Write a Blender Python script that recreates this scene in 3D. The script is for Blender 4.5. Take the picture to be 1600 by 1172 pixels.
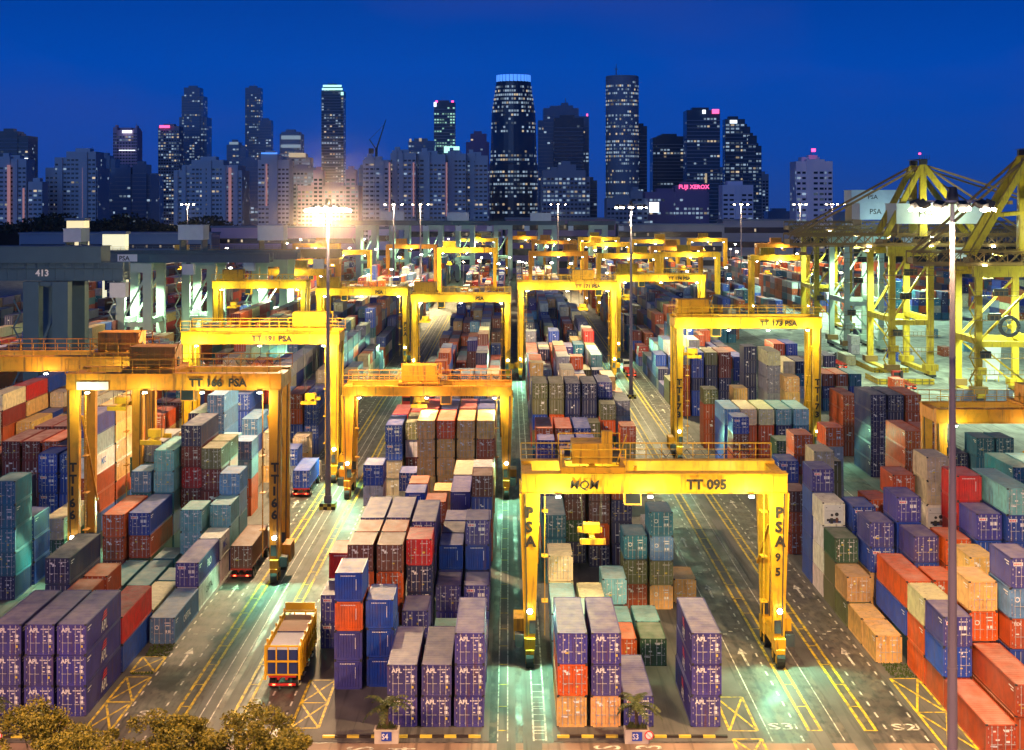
import bpy, math, random
from mathutils import Vector, Matrix
from mathutils.bvhtree import BVHTree
R = math.radians
rnd = random.Random(7)
for o in list(bpy.data.objects): bpy.data.objects.remove(o)
S = bpy.context.scene
COL = S.collection

# ------------------------------------------------------------------ camera, sky, exposure
HC, F, VX, VY = 43.0, 2520.0, 795.0, 319.0          # camera height, focal length in photo pixels, vanishing point
cd = bpy.data.cameras.new('camera'); cam = bpy.data.objects.new('camera', cd); COL.objects.link(cam)
cam.location = (0, 0, HC); cam.rotation_euler = (R(90), 0, 0)
cd.sensor_width = 36; cd.lens = 36 * F / 1600
cd.shift_x = (800 - VX) / 1600; cd.shift_y = -(586 - VY) / 1600
cd.clip_start = 1; cd.clip_end = 20000
S.camera = cam
w = bpy.data.worlds.new('World'); S.world = w; w.use_nodes = True
nt = w.node_tree; nt.nodes.clear()
def N(t, k, **kw):
    n = t.nodes.new(k)
    for a, b in kw.items(): setattr(n, a, b)
    return n
wo = N(nt, 'ShaderNodeOutputWorld'); bg = N(nt, 'ShaderNodeBackground'); nt.links.new(bg.outputs[0], wo.inputs[0])
tc = N(nt, 'ShaderNodeTexCoord'); sx = N(nt, 'ShaderNodeSeparateXYZ'); nt.links.new(tc.outputs['Generated'], sx.inputs[0])
rp = N(nt, 'ShaderNodeValToRGB'); nt.links.new(sx.outputs['Z'], rp.inputs[0])
e = rp.color_ramp.elements
e[0].position = 0.0; e[0].color = (0.012, 0.056, 0.290, 1)
e[1].position = 1.0; e[1].color = (0.001, 0.006, 0.030, 1)
for p, c in ((0.03, (0.004, 0.060, 0.370, 1)), (0.085, (0.0, 0.064, 0.430, 1)), (0.14, (0.0, 0.046, 0.330, 1)), (0.30, (0.0, 0.018, 0.12, 1))):
    q = e.new(p); q.color = c
nz = N(nt, 'ShaderNodeTexNoise'); nz.inputs['Scale'].default_value = 3.2; nz.inputs['Detail'].default_value = 5
mp = N(nt, 'ShaderNodeMapping'); mp.inputs['Scale'].default_value = (1, 1, 3.2); nt.links.new(tc.outputs['Generated'], mp.inputs[0]); nt.links.new(mp.outputs[0], nz.inputs['Vector'])
r2 = N(nt, 'ShaderNodeValToRGB'); r2.color_ramp.elements[0].position = .50; r2.color_ramp.elements[1].position = .78
r2.color_ramp.elements[1].color = (0.55, 0.55, 0.55, 1); nt.links.new(nz.outputs[0], r2.inputs[0])
mx = N(nt, 'ShaderNodeMix', data_type='RGBA'); nt.links.new(r2.outputs[0], mx.inputs[0]); nt.links.new(rp.outputs[0], mx.inputs[6]); mx.inputs[7].default_value = (0.030, 0.058, 0.32, 1)
nt.links.new(mx.outputs[2], bg.inputs[0]); bg.inputs[1].default_value = 1.0
S.view_settings.view_transform = 'Standard'; S.view_settings.look = 'None'
S.view_settings.exposure = 0.0; S.view_settings.gamma = 1
S.cycles.use_denoising = True
S.cycles.max_bounces = 4; S.cycles.diffuse_bounces = 2; S.cycles.glossy_bounces = 2; S.cycles.transmission_bounces = 2
S.cycles.sample_clamp_indirect = 4; S.cycles.sample_clamp_direct = 0
S.cycles.use_light_tree = True
SODIUM = (1.0, 0.62, 0.27); LAMPG = (0.88, 1.0, 0.42); WARM = (1.0, 0.78, 0.38)
sl = bpy.data.lights.new('twilight_glow', 'SUN'); sl.energy = .55; sl.angle = R(50); sl.color = (.24, .46, 1.0)
so = bpy.data.objects.new('twilight_glow', sl); COL.objects.link(so); so.rotation_euler = (R(68), 0, R(-18))
HAZE = .00002
MASTW, BEAMW, LEGW, QUAYW = 205e3, 2.4e3, 5.5e3, 24e3

def PX(px, D): return (px - VX) * D / F
def PZ(py, D): return HC - (py - VY) * D / F
def DG(py): return F * HC / (py - VY)

# ------------------------------------------------------------------ materials
MATS = {}
def mat(name, build):
    if name not in MATS:
        m = bpy.data.materials.new(name); m.use_nodes = True
        t = m.node_tree; b = t.nodes['Principled BSDF']
        build(m, t, b); MATS[name] = m
    return MATS[name]
def L(t, a, b): t.links.new(a, b)
def noise(t, scale, detail=4, vec=None, out='Object', msc=None):
    n = N(t, 'ShaderNodeTexNoise'); n.inputs['Scale'].default_value = scale; n.inputs['Detail'].default_value = detail
    c = N(t, 'ShaderNodeTexCoord'); src = c.outputs[out]
    if msc:
        m = N(t, 'ShaderNodeMapping'); m.inputs['Scale'].default_value = msc; L(t, src, m.inputs[0]); src = m.outputs[0]
    L(t, src, n.inputs['Vector']); return n.outputs[0]
def ramp(t, fac, p0, c0, p1, c1):
    r = N(t, 'ShaderNodeValToRGB'); a, b = r.color_ramp.elements
    a.position = p0; b.position = p1
    f = lambda c: (c, c, c, 1) if isinstance(c, (int, float)) else (*c, 1)
    a.color = f(c0); b.color = f(c1); L(t, fac, r.inputs[0]); return r.outputs[0]
def mixc(t, fac, a, b, mode='MIX'):
    m = N(t, 'ShaderNodeMix', data_type='RGBA', blend_type=mode)
    for s, v in ((0, fac), (6, a), (7, b)):
        if hasattr(v, 'links'): L(t, v, m.inputs[s])
        elif s == 0: m.inputs[0].default_value = v
        else: m.inputs[s].default_value = (*v, 1)
    return m.outputs[2]
def worldvec(t, sc):
    g = N(t, 'ShaderNodeNewGeometry'); m = N(t, 'ShaderNodeMapping'); m.inputs['Scale'].default_value = sc; L(t, g.outputs['Position'], m.inputs[0]); return m.outputs[0]
def wnoise(t, sc, detail=4):
    n = N(t, 'ShaderNodeTexNoise'); n.inputs['Scale'].default_value = 1; n.inputs['Detail'].default_value = detail
    L(t, worldvec(t, sc), n.inputs['Vector']); return n.outputs[0]
def bump(t, b, h, s, d=.02):
    n = N(t, 'ShaderNodeBump'); n.inputs['Strength'].default_value = s; n.inputs['Distance'].default_value = d
    L(t, h, n.inputs['Height']); L(t, n.outputs[0], b.inputs['Normal'])

def container_paint(src, roof):
    def f(m, t, b):
        if src == 'obj': c = N(t, 'ShaderNodeObjectInfo').outputs['Color']
        else:
            a = N(t, 'ShaderNodeAttribute'); a.attribute_name = 'paint'; c = a.outputs['Color']
        big = wnoise(t, (.35, .35, .35), 3)
        c = mixc(t, ramp(t, big, .4, 0.0, .8, .12), c, (.42, .40, .40))           # sun-faded patches
        st = wnoise(t, (3.0, 3.0, .25), 4)
        c = mixc(t, ramp(t, st, .58, 0.0, .74, .65), c, (.16, .07, .035))           # rust streaks
        gr = wnoise(t, (1.3, 1.3, 1.3), 6)
        c = mixc(t, ramp(t, gr, .3, .35, .6, 0.0), c, (.05, .04, .04))
        if roof:
            d = wnoise(t, (.9, .5, .9), 5)
            c = mixc(t, ramp(t, d, .28, .08, .72, .40), c, (.62, .55, .52))           # settled dust, plus the pale light from above put into the colour
        L(t, c, b.inputs['Base Color']); b.inputs['Roughness'].default_value = .55 if roof else .45
        if src != 'obj' and not roof:
            wv = N(t, 'ShaderNodeTexWave'); wv.inputs['Scale'].default_value = 1.1; wv.bands_direction = 'DIAGONAL'
            L(t, worldvec(t, (1, 1, 0)), wv.inputs['Vector']); bump(t, b, wv.outputs[0], .5, .05)
    return f
M_PAINT = mat('container_paint', container_paint('obj', False)); M_ROOF = mat('container_roof', container_paint('obj', True))
M_FPAINT = mat('far_container_paint', container_paint('att', False)); M_FROOF = mat('far_container_roof', container_paint('att', True))
def plain(c, rough=.6, metal=0, var=.25, sc=1.0):
    def f(m, t, b):
        n = wnoise(t, (sc, sc, sc), 5)
        L(t, mixc(t, ramp(t, n, .3, 0.0, .75, var), c, tuple(x * .45 for x in c)), b.inputs['Base Color'])
        b.inputs['Roughness'].default_value = rough; b.inputs['Metallic'].default_value = metal
    return f
def emis(c, s):
    def f(m, t, b):
        b.inputs['Base Color'].default_value = (*c, 1); b.inputs['Emission Color'].default_value = (*c, 1); b.inputs['Emission Strength'].default_value = s
    return f
M_TBL = mat('truck_dark_panel', plain((.02, .04, .16), .4)); M_WALN = mat('rusty_brown', plain((.16, .06, .04), .6))
M_DARK = mat('dark_steel', plain((.035, .035, .04)))
M_ROD = mat('galvanised_rod', plain((.50, .50, .50), .45, .3))
M_WHITE = mat('white_marking', plain((.82, .82, .82), .5, var=.12))
M_REDM = mat('red_marking', plain((.75, .04, .05), .5, var=.1))
M_YMARK = mat('yellow_label', plain((.75, .60, .06), .5))
M_BLK = mat('black_lettering', plain((.03, .02, .015), .6))
M_BLUEM = mat('blue_sign_face', plain((.02, .06, .45), .4, var=.1))
M_TYRE = mat('tyre_rubber', plain((.015, .015, .017), .8))
def crane_yellow(c):  # paint with rust runs
    def f(m, t, b):
        n = wnoise(t, (.6, .6, .6), 5); c1 = mixc(t, ramp(t, n, .35, 0.0, .75, .45), c, (c[0] * .75, c[1] * .55, c[2]))
        st = wnoise(t, (2.2, 2.2, .22), 5); c2 = mixc(t, ramp(t, st, .56, 0.0, .72, .8), c1, (.15, .07, .025))
        g2 = wnoise(t, (1.2, 1.2, .8), 8); c3 = mixc(t, ramp(t, g2, .54, 0.0, .70, .35), c2, (.14, .075, .02))
        L(t, c3, b.inputs['Base Color']); L(t, ramp(t, g2, .3, .38, .7, .65), b.inputs['Roughness'])
        bump(t, b, wnoise(t, (2.5, 2.5, 2.5), 6), .3, .03)
    return f
M_YEL = mat('crane_yellow_paint', crane_yellow((.80, .46, .010)))
M_AMB = mat('crane_amber_sodium_tint', crane_yellow((.74, .30, .010)))  # yellow crane paint with orange sodium light put into the colour
M_QY = mat('quay_crane_yellow_paint', crane_yellow((.58, .42, .02)))
M_QG = mat('quay_crane_slate_paint', plain((.045, .10, .15), .5, sc=.5))
M_QGR = mat('quay_leg_green_lit_paint', plain((.42, .56, .46), .5, sc=.5))  # pale leg paint with the green lamp light put into its colour
M_QBR = mat('quay_crane_brown_paint', plain((.26, .15, .045), .5, sc=.5))
M_CABW = mat('white_cabin_panel', plain((.62, .68, .70), .5, sc=.6))
M_GAL = mat('galvanised_mast', plain((.17, .16, .22), .5, .1, sc=.4))
M_GLASS = mat('cab_glass', plain((.02, .03, .04), .08))
M_LAMP = mat('cool_lamp', emis((.90, 1.0, .84), 60)); M_LAMPW = mat('warm_lamp', emis((1.0, .80, .55), 60))
M_TAIL = mat('tail_lamp', emis((1.0, .08, .03), 12)); M_REDL = mat('red_beacon', emis((1.0, .06, .22), 4))
M_TRED = mat('truck_red_paint', plain((.55, .03, .02), .35)); M_TWH = mat('truck_white_paint', plain((.7, .7, .68), .35))
M_TBL = mat('truck_dark_panel', plain((.02, .04, .16), .4))
def asphalt(m, t, b):
    a = wnoise(t, (.05, .02, 1), 5); c = mixc(t, ramp(t, a, .38, 0.0, .62, 1.0), (.055, .052, .048), (.15, .138, .120))
    tr = wnoise(t, (1.6, .012, 1), 4); c = mixc(t, ramp(t, tr, .50, 0.0, .68, .7), c, (.026, .026, .030))     # tyre tracks along the lanes
    sp = wnoise(t, (.5, .35, 1), 7); c = mixc(t, ramp(t, sp, .55, 0.0, .66, .75), c, (.17, .15, .125))
    oil = wnoise(t, (.22, .12, 1), 3); c = mixc(t, ramp(t, oil, .60, 0.0, .68, .8), c, (.022, .022, .025))
    L(t, c, b.inputs['Base Color']); L(t, ramp(t, sp, .3, .38, .7, .75), b.inputs['Roughness'])
    f2 = wnoise(t, (2.2, .7, 1), 8)
    c = mixc(t, ramp(t, f2, .50, 0.0, .62, .55), c, (.025, .025, .027)); c = mixc(t, ramp(t, wnoise(t, (.9, .25, 1), 8), .56, 0.0, .62, .5), c, (.24, .21, .17))
    L(t, c, b.inputs['Base Color'])
    bump(t, b, wnoise(t, (6, 6, 6), 5), .35, .03)
M_ASPH = mat('asphalt', asphalt)
def conc(c):
    def f(m, t, b):
        a = wnoise(t, (.35, .15, 1), 6); col = mixc(t, ramp(t, a, .35, 0.0, .7, 1.0), c, tuple(x * .5 for x in c))
        st = wnoise(t, (1.8, .05, 1), 4); col = mixc(t, ramp(t, st, .55, 0.0, .7, .8), col, tuple(x * .3 for x in c))
        L(t, col, b.inputs['Base Color']); b.inputs['Roughness'].default_value = .7
    return f
M_CONC = mat('runway_concrete', conc((.18, .18, .17))); M_APRON = mat('apron_paving', conc((.36, .38, .34))); M_PAV = mat('stack_paving', conc((.16, .155, .15)))
M_FRONT = mat('front_road_paving', conc((.40, .27, .20)))
def worn(c):
    def f(m, t, b):
        a = wnoise(t, (2.5, 1.2, 1), 6); L(t, mixc(t, ramp(t, a, .42, 0.0, .66, .85), c, (.09, .085, .08)), b.inputs['Base Color']); b.inputs['Roughness'].default_value = .6
    return f
M_LW = mat('white_road_paint', worn((.85, .82, .72))); M_LY = mat('yellow_road_paint', worn((.92, .68, .03)))
M_GRASS = mat('grass', plain((.06, .10, .02), .9, sc=3))
def leafm(c1, c2):
    def f(m, t, b):
        i = N(t, 'ShaderNodeNewGeometry'); r = N(t, 'ShaderNodeValToRGB'); L(t, i.outputs['Random Per Island'], r.inputs[0])
        r.color_ramp.elements[0].color = (*c1, 1); r.color_ramp.elements[1].color = (*c2, 1)
        L(t, r.outputs[0], b.inputs['Base Color']); b.inputs['Roughness'].default_value = .6
    return f
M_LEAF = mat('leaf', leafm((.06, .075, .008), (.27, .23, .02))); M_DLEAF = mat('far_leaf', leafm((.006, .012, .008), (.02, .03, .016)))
M_PLEAF = mat('palm_frond', leafm((.03, .06, .02), (.12, .13, .03)))
M_BARK = mat('bark', plain((.10, .07, .045), .9, sc=4)); M_PLANT = mat('planter_concrete', plain((.55, .50, .42), .8, sc=2))

# ------------------------------------------------------------------ mesh helpers
class MB:
    def __init__(s): s.v = []; s.f = []; s.m = []; s.mats = []; s.c = []
    def mi(s, m):
        if m not in s.mats: s.mats.append(m)
        return s.mats.index(m)
    def face(s, idx, m, c=None): s.f.append(idx); s.m.append(s.mi(m)); s.c.append(c)
    def poly(s, pts, m, c=None):
        n = len(s.v); s.v += [tuple(p) for p in pts]; s.face(tuple(range(n, n + len(pts))), m, c)
    def box(s, x0, x1, y0, y1, z0, z1, m, top=None, c=None, cap=True):
        n = len(s.v)
        s.v += [(x0, y0, z0), (x1, y0, z0), (x1, y1, z0), (x0, y1, z0), (x0, y0, z1), (x1, y0, z1), (x1, y1, z1), (x0, y1, z1)]
        for q in ((0, 1, 5, 4), (1, 2, 6, 5), (2, 3, 7, 6), (3, 0, 4, 7)): s.face(tuple(n + i for i in q), m, c)
        s.face((n + 4, n + 5, n + 6, n + 7), top or m, c)
        if cap: s.face((n + 3, n + 2, n + 1, n), m, c)
    def bar(s, p, q, a, b, m, a2=None, b2=None):
        """box section bar from p to q, section a x b, optionally tapering"""
        p = Vector(p); q = Vector(q); d = (q - p).normalized()
        u = Vector((1, 0, 0)) if abs(d.x) < .9 else Vector((0, 1, 0)); v = d.cross(u).normalized(); u = v.cross(d).normalized()
        if abs(d.x) >= .9: u, v = u, v
        n = len(s.v); a2 = a2 or a; b2 = b2 or b
        for P, A, B in ((p, a, b), (q, a2, b2)):
            for i, j in ((-1, -1), (1, -1), (1, 1), (-1, 1)): s.v.append(tuple(P + u * A / 2 * i + v * B / 2 * j))
        for q4 in ((0, 1, 5, 4), (1, 2, 6, 5), (2, 3, 7, 6), (3, 0, 4, 7), (4, 5, 6, 7), (3, 2, 1, 0)): s.face(tuple(n + i for i in q4), m)
    def cyl(s, p, q, r, m, r2=None, k=10):
        p = Vector(p); q = Vector(q); d = (q - p).normalized(); r2 = r if r2 is None else r2
        u = Vector((1, 0, 0)) if abs(d.x) < .9 else Vector((0, 1, 0)); v = d.cross(u).normalized(); u = v.cross(d).normalized()
        n = len(s.v)
        for P, rr in ((p, r), (q, r2)):
            for i in range(k):
                a = 2 * math.pi * i / k; s.v.append(tuple(P + u * rr * math.cos(a) + v * rr * math.sin(a)))
        for i in range(k): s.face((n + i, n + (i + 1) % k, n + k + (i + 1) % k, n + k + i), m)
        s.face(tuple(n + k + i for i in range(k)), m); s.face(tuple(n + k - 1 - i for i in range(k)), m)
    def text(s, txt, size, org, ux, uy, m, bold=.0, sx=1.0):
        """flat lettering laid on a surface: org = lower left, ux/uy = reading and up directions"""
        V, Fc = textdata(txt, bold); n = len(s.v); org = Vector(org); ux = Vector(ux); uy = Vector(uy)
        s.v += [tuple(org + ux * x * size * sx + uy * y * size) for x, y in V]
        for q in Fc: s.face(tuple(n + i for i in q), m)
    def build(s, name, parent=None, loc=None, smooth=False):
        me = bpy.data.meshes.new(name); me.from_pydata(s.v, [], s.f); me.update()
        for m in s.mats: me.materials.append(m)
        me.polygons.foreach_set('material_index', s.m)
        if smooth: me.polygons.foreach_set('use_smooth', [True] * len(s.f))
        if any(c is not None for c in s.c):
            at = me.color_attributes.new('paint', 'FLOAT_COLOR', 'CORNER'); d = []
            for f, c in zip(s.f, s.c):
                c = c or (.3, .3, .3); d += [c[0], c[1], c[2], 1.0] * len(f)
            at.data.foreach_set('color', d)
        o = bpy.data.objects.new(name, me); COL.objects.link(o)
        if parent is not None: o.parent = parent
        if loc is not None: o.location = loc
        return o
_T = {}
def textdata(txt, bold):
    k = (txt, bold)
    if k not in _T:
        c = bpy.data.curves.new('t', 'FONT'); c.body = txt; c.offset = bold; c.resolution_u = 2
        o = bpy.data.objects.new('t', c); COL.objects.link(o)
        bpy.context.view_layer.update()
        me = o.evaluated_get(bpy.context.evaluated_depsgraph_get()).to_mesh()
        _T[k] = ([(v.co.x, v.co.y) for v in me.vertices], [tuple(p.vertices) for p in me.polygons])
        bpy.data.objects.remove(o); bpy.data.curves.remove(c)
    return _T[k]
def empty(name, loc, label=None, cat=None, group=None):
    o = bpy.data.objects.new(name, None); COL.objects.link(o); o.location = loc; o.empty_display_size = .5
    return tag(o, label, cat, group)
def tag(o, label=None, cat=None, group=None, kind=None):
    for k, v in (('label', label), ('category', cat), ('group', group), ('kind', kind)):
        if v: o[k] = v
    return o
def light(parent, loc, power, color, rad=.25, spot=0, tilt=0):
    l = bpy.data.lights.new('lamp_light', 'SPOT' if spot else 'POINT')
    if spot: l.spot_size = R(spot); l.spot_blend = .6
    l.energy = power; l.color = color; l.shadow_soft_size = rad
    o = bpy.data.objects.new('lamp_light', l); COL.objects.link(o); o.parent = parent; o.location = loc; o.rotation_euler = (R(tilt), 0, 0); return o
ORD = ['zeroth', 'first', 'second', 'third', 'fourth', 'fifth', 'sixth', 'seventh', 'eighth', 'ninth', 'tenth', 'eleventh', 'twelfth', 'thirteenth', 'fourteenth', 'fifteenth',
       'sixteenth', 'seventeenth', 'eighteenth', 'nineteenth', 'twentieth', 'twenty-first', 'twenty-second', 'twenty-third', 'twenty-fourth', 'twenty-fifth', 'twenty-sixth', 'twenty-seventh', 'twenty-eighth', 'twenty-ninth', 'thirtieth']

# ------------------------------------------------------------------ ground
g = MB(); g.poly([(-1500, -100, 0), (1500, -100, 0), (1500, 2700, 0), (-1500, 2700, 0)], M_ASPH); tag(g.build('ground'), kind='structure')
BL = {'b0': (-56.0, -1), 'b1': (-35.1, -1), 'mid': (-4.44, -1), 'right': (4.0, 1), 'b4': (34.35, 1), 'b5': (57.0, 1), 'bm': (-79.5, -1), 'bn': (-104, -1), 'bo': (-128, -1), 'bp': (-160, -1), 'bq': (84, 1), 'br': (118, 1), 'bs': (150, 1), 'bt': (190, 1)}
def colx(b, c): x, s = BL[b]; return x + s * 2.75 * c
p = MB()
for b, d0, d1 in (('b0', 120, 760), ('b1', 129, 760), ('mid', 129, 262), ('mid', 330, 760), ('right', 129, 760), ('b4', 120, 760), ('b5', 185, 345), ('b5', 450, 760)):
    xs = [colx(b, 0), colx(b, 5)]; p.box(min(xs) - .4, max(xs) + 2.84, d0, d1, 0, .03, M_PAV)
tag(p.build('paving'), kind='structure')
p = MB()                                                                             # crane runways
for x in (-52.2, -49.4, -25.8, -23.6, -.2, 1.9, 25.0, 28.3, 51.4, 56.0, -74, -77):
    p.box(x - .75, x + .75, 120, 760, 0, .016, M_CONC)
tag(p.build('runway_path'), kind='structure')
p = MB(); p.box(-60, 60, 60, 128.6, 0, .012, M_FRONT); tag(p.build('front_road'), kind='structure')
p = MB(); p.box(80, 330, 230, 1000, 0, .014, M_APRON); p.box(-400, -112, 230, 1000, 0, .014, M_APRON); tag(p.build('quay_apron'), kind='structure')
# painted lines
z0 = .045
mk = MB()
def line(x0, x1, y0, y1, m, z=z0): mk.poly([(x0, y0, z), (x1, y0, z), (x1, y1, z), (x0, y1, z)], m)
def seg(a, b, wd, m, z=z0 + .012):
    a = Vector(a); b = Vector(b); d = (b - a).normalized(); n = Vector((-d.y, d.x)) * wd / 2
    mk.poly([(*(a + n), z), (*(a - n), z), (*(b - n), z), (*(b + n), z)], m)
for x in (-28.1, -27.2, -23.2, -22.3, 24.5, 25.5, 29.1, 30.0): line(x - .13, x + .13, 131.5, 620, M_LY)
for x in (-25.9, -24.9, -.9, -.1, 21.1, 26.9, 50.6): line(x - .05, x + .05, 129, 620, M_LW)
for xa, xb in ((-28.1, -27.2), (-23.2, -22.3), (24.5, 25.5), (29.1, 30.0), (2.0, 3.0), (-.9, -.1)):
    for i in range(40): line(xa + .02, xb - .02, 131.5 + i * 6.3, 131.72 + i * 6.3, M_LW if xa == 2.0 else M_LY, z0 + .006)
for x in (2.0, 3.0): line(x - .07, x + .07, 129, 400, M_LW, z0 + .012)
for i in range(9): line(2.05, 2.95, 129.2 + i * 1.6, 129.35 + i * 1.6, M_LW, z0 + .018)
for x in (-32.2, -18.7, 23.6, 30.9, 33.6, -29.3, -20.6):
    for i in range(110): line(x - .08, x + .08, 126 + i * 3.0, 127.3 + i * 3.0, M_LW)
for x in (22.3, 32.2, -30.6, -19.6):                                                  # arrows and dashes in the truck lanes
    for i in range(9):
        y = 150 + i * 26; s = 1 if x > 0 else -1
        line(x - .12, x + .12, y, y + 4, M_LW); mk.poly([(x - .45, y + 4 - .001, z0), (x + .45, y + 4, z0), (x, y + 6.2, z0)], M_LW)
        for k in range(3): line(x - .9 + k * .7, x - .5 + k * .7, y + 11 + k, y + 11.3 + k, M_LW)
def hatch(x0, x1, y0, y1, n=1):
    for a, b in (((x0, y0), (x1, y0)), ((x1, y0), (x1, y1)), ((x1, y1), (x0, y1)), ((x0, y1), (x0, y0))): seg(a, b, .22, M_LY)
    for i in range(n):
        ya = y0 + (y1 - y0) * i / n; yb = y0 + (y1 - y0) * (i + 1) / n
        seg((x0, ya), (x1, yb), .2, M_LY, z0 + .018); seg((x1, ya), (x0, yb), .2, M_LY, z0 + .024)
        if i: seg((x0, ya), (x1, ya), .2, M_LY, z0 + .03)
hatch(-17.9, -15.6, 132.2, 145.5, 2); hatch(-34.7, -32.5, 131.4, 139, 1); hatch(-34.7, -32.5, 139.2, 146.5, 1); hatch(-34.7, -32.5, 148, 153, 1)
hatch(18.0, 20.3, 131.5, 140.5, 1); hatch(34.5, 37.0, 126.5, 146, 2); hatch(18.0, 20.3, 123, 129.5, 1)
for t, x, y in (('S5', -31.3, 135.2), ('S4', -21.6, 133.6), ('S3', 21.3, 131.9), ('S2', 31.4, 131.7)):
    mk.text(t, 2.3, (x, y, z0 + .004), (1, 0, 0), (0, 1, 0), M_LW, .012, 1.0)
for t, x, y in (('S', -10.9, 126.7), ('4', -7.6, 126.4), ('S', 8.6, 127.0), ('3', 11.9, 127.0)):
    mk.text(t, 3.0, (x + 0.2, y, z0 + .004), (0, 1, 0), (-1, 0, 0), M_LW, .012, .75)
tag(mk.build('road_markings'), kind='structure')
gr = MB()
for x0, x1, y0, y1 in ((-34.6, -32.6, 147.2, 147.9), (-34.6, -32.4, 153.2, 157.3), (34.8, 37.0, 146.3, 150.6), (-48, -44, 150, 159.5), (-56, -50, 186, 194)):
    for i in range(int((x1 - x0) * (y1 - y0) * 28)):
        x = rnd.uniform(x0, x1); y = rnd.uniform(y0, y1); a = rnd.uniform(0, 6.3); h = rnd.uniform(.08, .3); c, s = math.cos(a) * .12, math.sin(a) * .12
        gr.poly([(x - c, y - s, .03), (x + c, y + s, .03), (x + rnd.uniform(-.1, .1), y + rnd.uniform(-.1, .1), h)], M_GRASS)
tag(gr.build('grass'), 'thin green grass on the unpaved patches between stacks', 'grass', kind='stuff')

# ------------------------------------------------------------------ containers
PAL = {'N': (.008, .018, .11), 'B': (.006, .06, .42), 'L': (.10, .26, .52), 'P': (.05, .05, .30), 'A': (.045, .04, .27), 'T': (.012, .17, .27), 'C': (.18, .48, .58),
       'G': (.03, .11, .05), 'O': (.15, .16, .065), 'R': (.58, .012, .01), 'D': (.20, .02, .018), 'F': (.74, .11, .006), 'U': (.46, .07, .010), 'W': (.18, .055, .035),
       'Y': (.80, .47, .15), 'E': (.72, .62, .38), 'H': (.80, .78, .74), 'Q': (.78, .72, .58), 'S': (.30, .32, .38)}
CN = {'N': 'dark navy', 'B': 'blue', 'L': 'pale blue', 'P': 'violet blue', 'A': 'violet blue white-lettered', 'T': 'teal', 'C': 'pale cyan', 'G': 'green', 'O': 'olive green', 'R': 'red', 'D': 'dark red',
      'F': 'orange', 'U': 'rust orange', 'W': 'brown', 'Y': 'tan', 'E': 'cream', 'H': 'white', 'Q': 'off-white refrigerated', 'S': 'grey'}
W2, H1 = 2.44, 2.59
def corr(mb, along, fixed, a0, a1, z0, z1, depth, m, flip, period=.28):
    """trapezoidal corrugated sheet running along 'x' or 'y'"""
    n = max(2, int((a1 - a0) / period)); st = (a1 - a0) / n; prof = []
    for i in range(n):
        a = a0 + i * st; prof += [(a, 0), (a + st * .25, 0), (a + st * .5, depth), (a + st * .75, depth)]
    prof.append((a1, 0))
    for (a, d), (b, e_) in zip(prof, prof[1:]):
        q = [(a, d, z0), (b, e_, z0), (b, e_, z1), (a, d, z1)]
        if along == 'x': pts = [(a_, fixed + d_, z_) for a_, d_, z_ in q]
        else: pts = [(fixed + d_, a_, z_) for a_, d_, z_ in q]
        mb.poly(pts if flip else pts[::-1], m)
_body = {}
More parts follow.
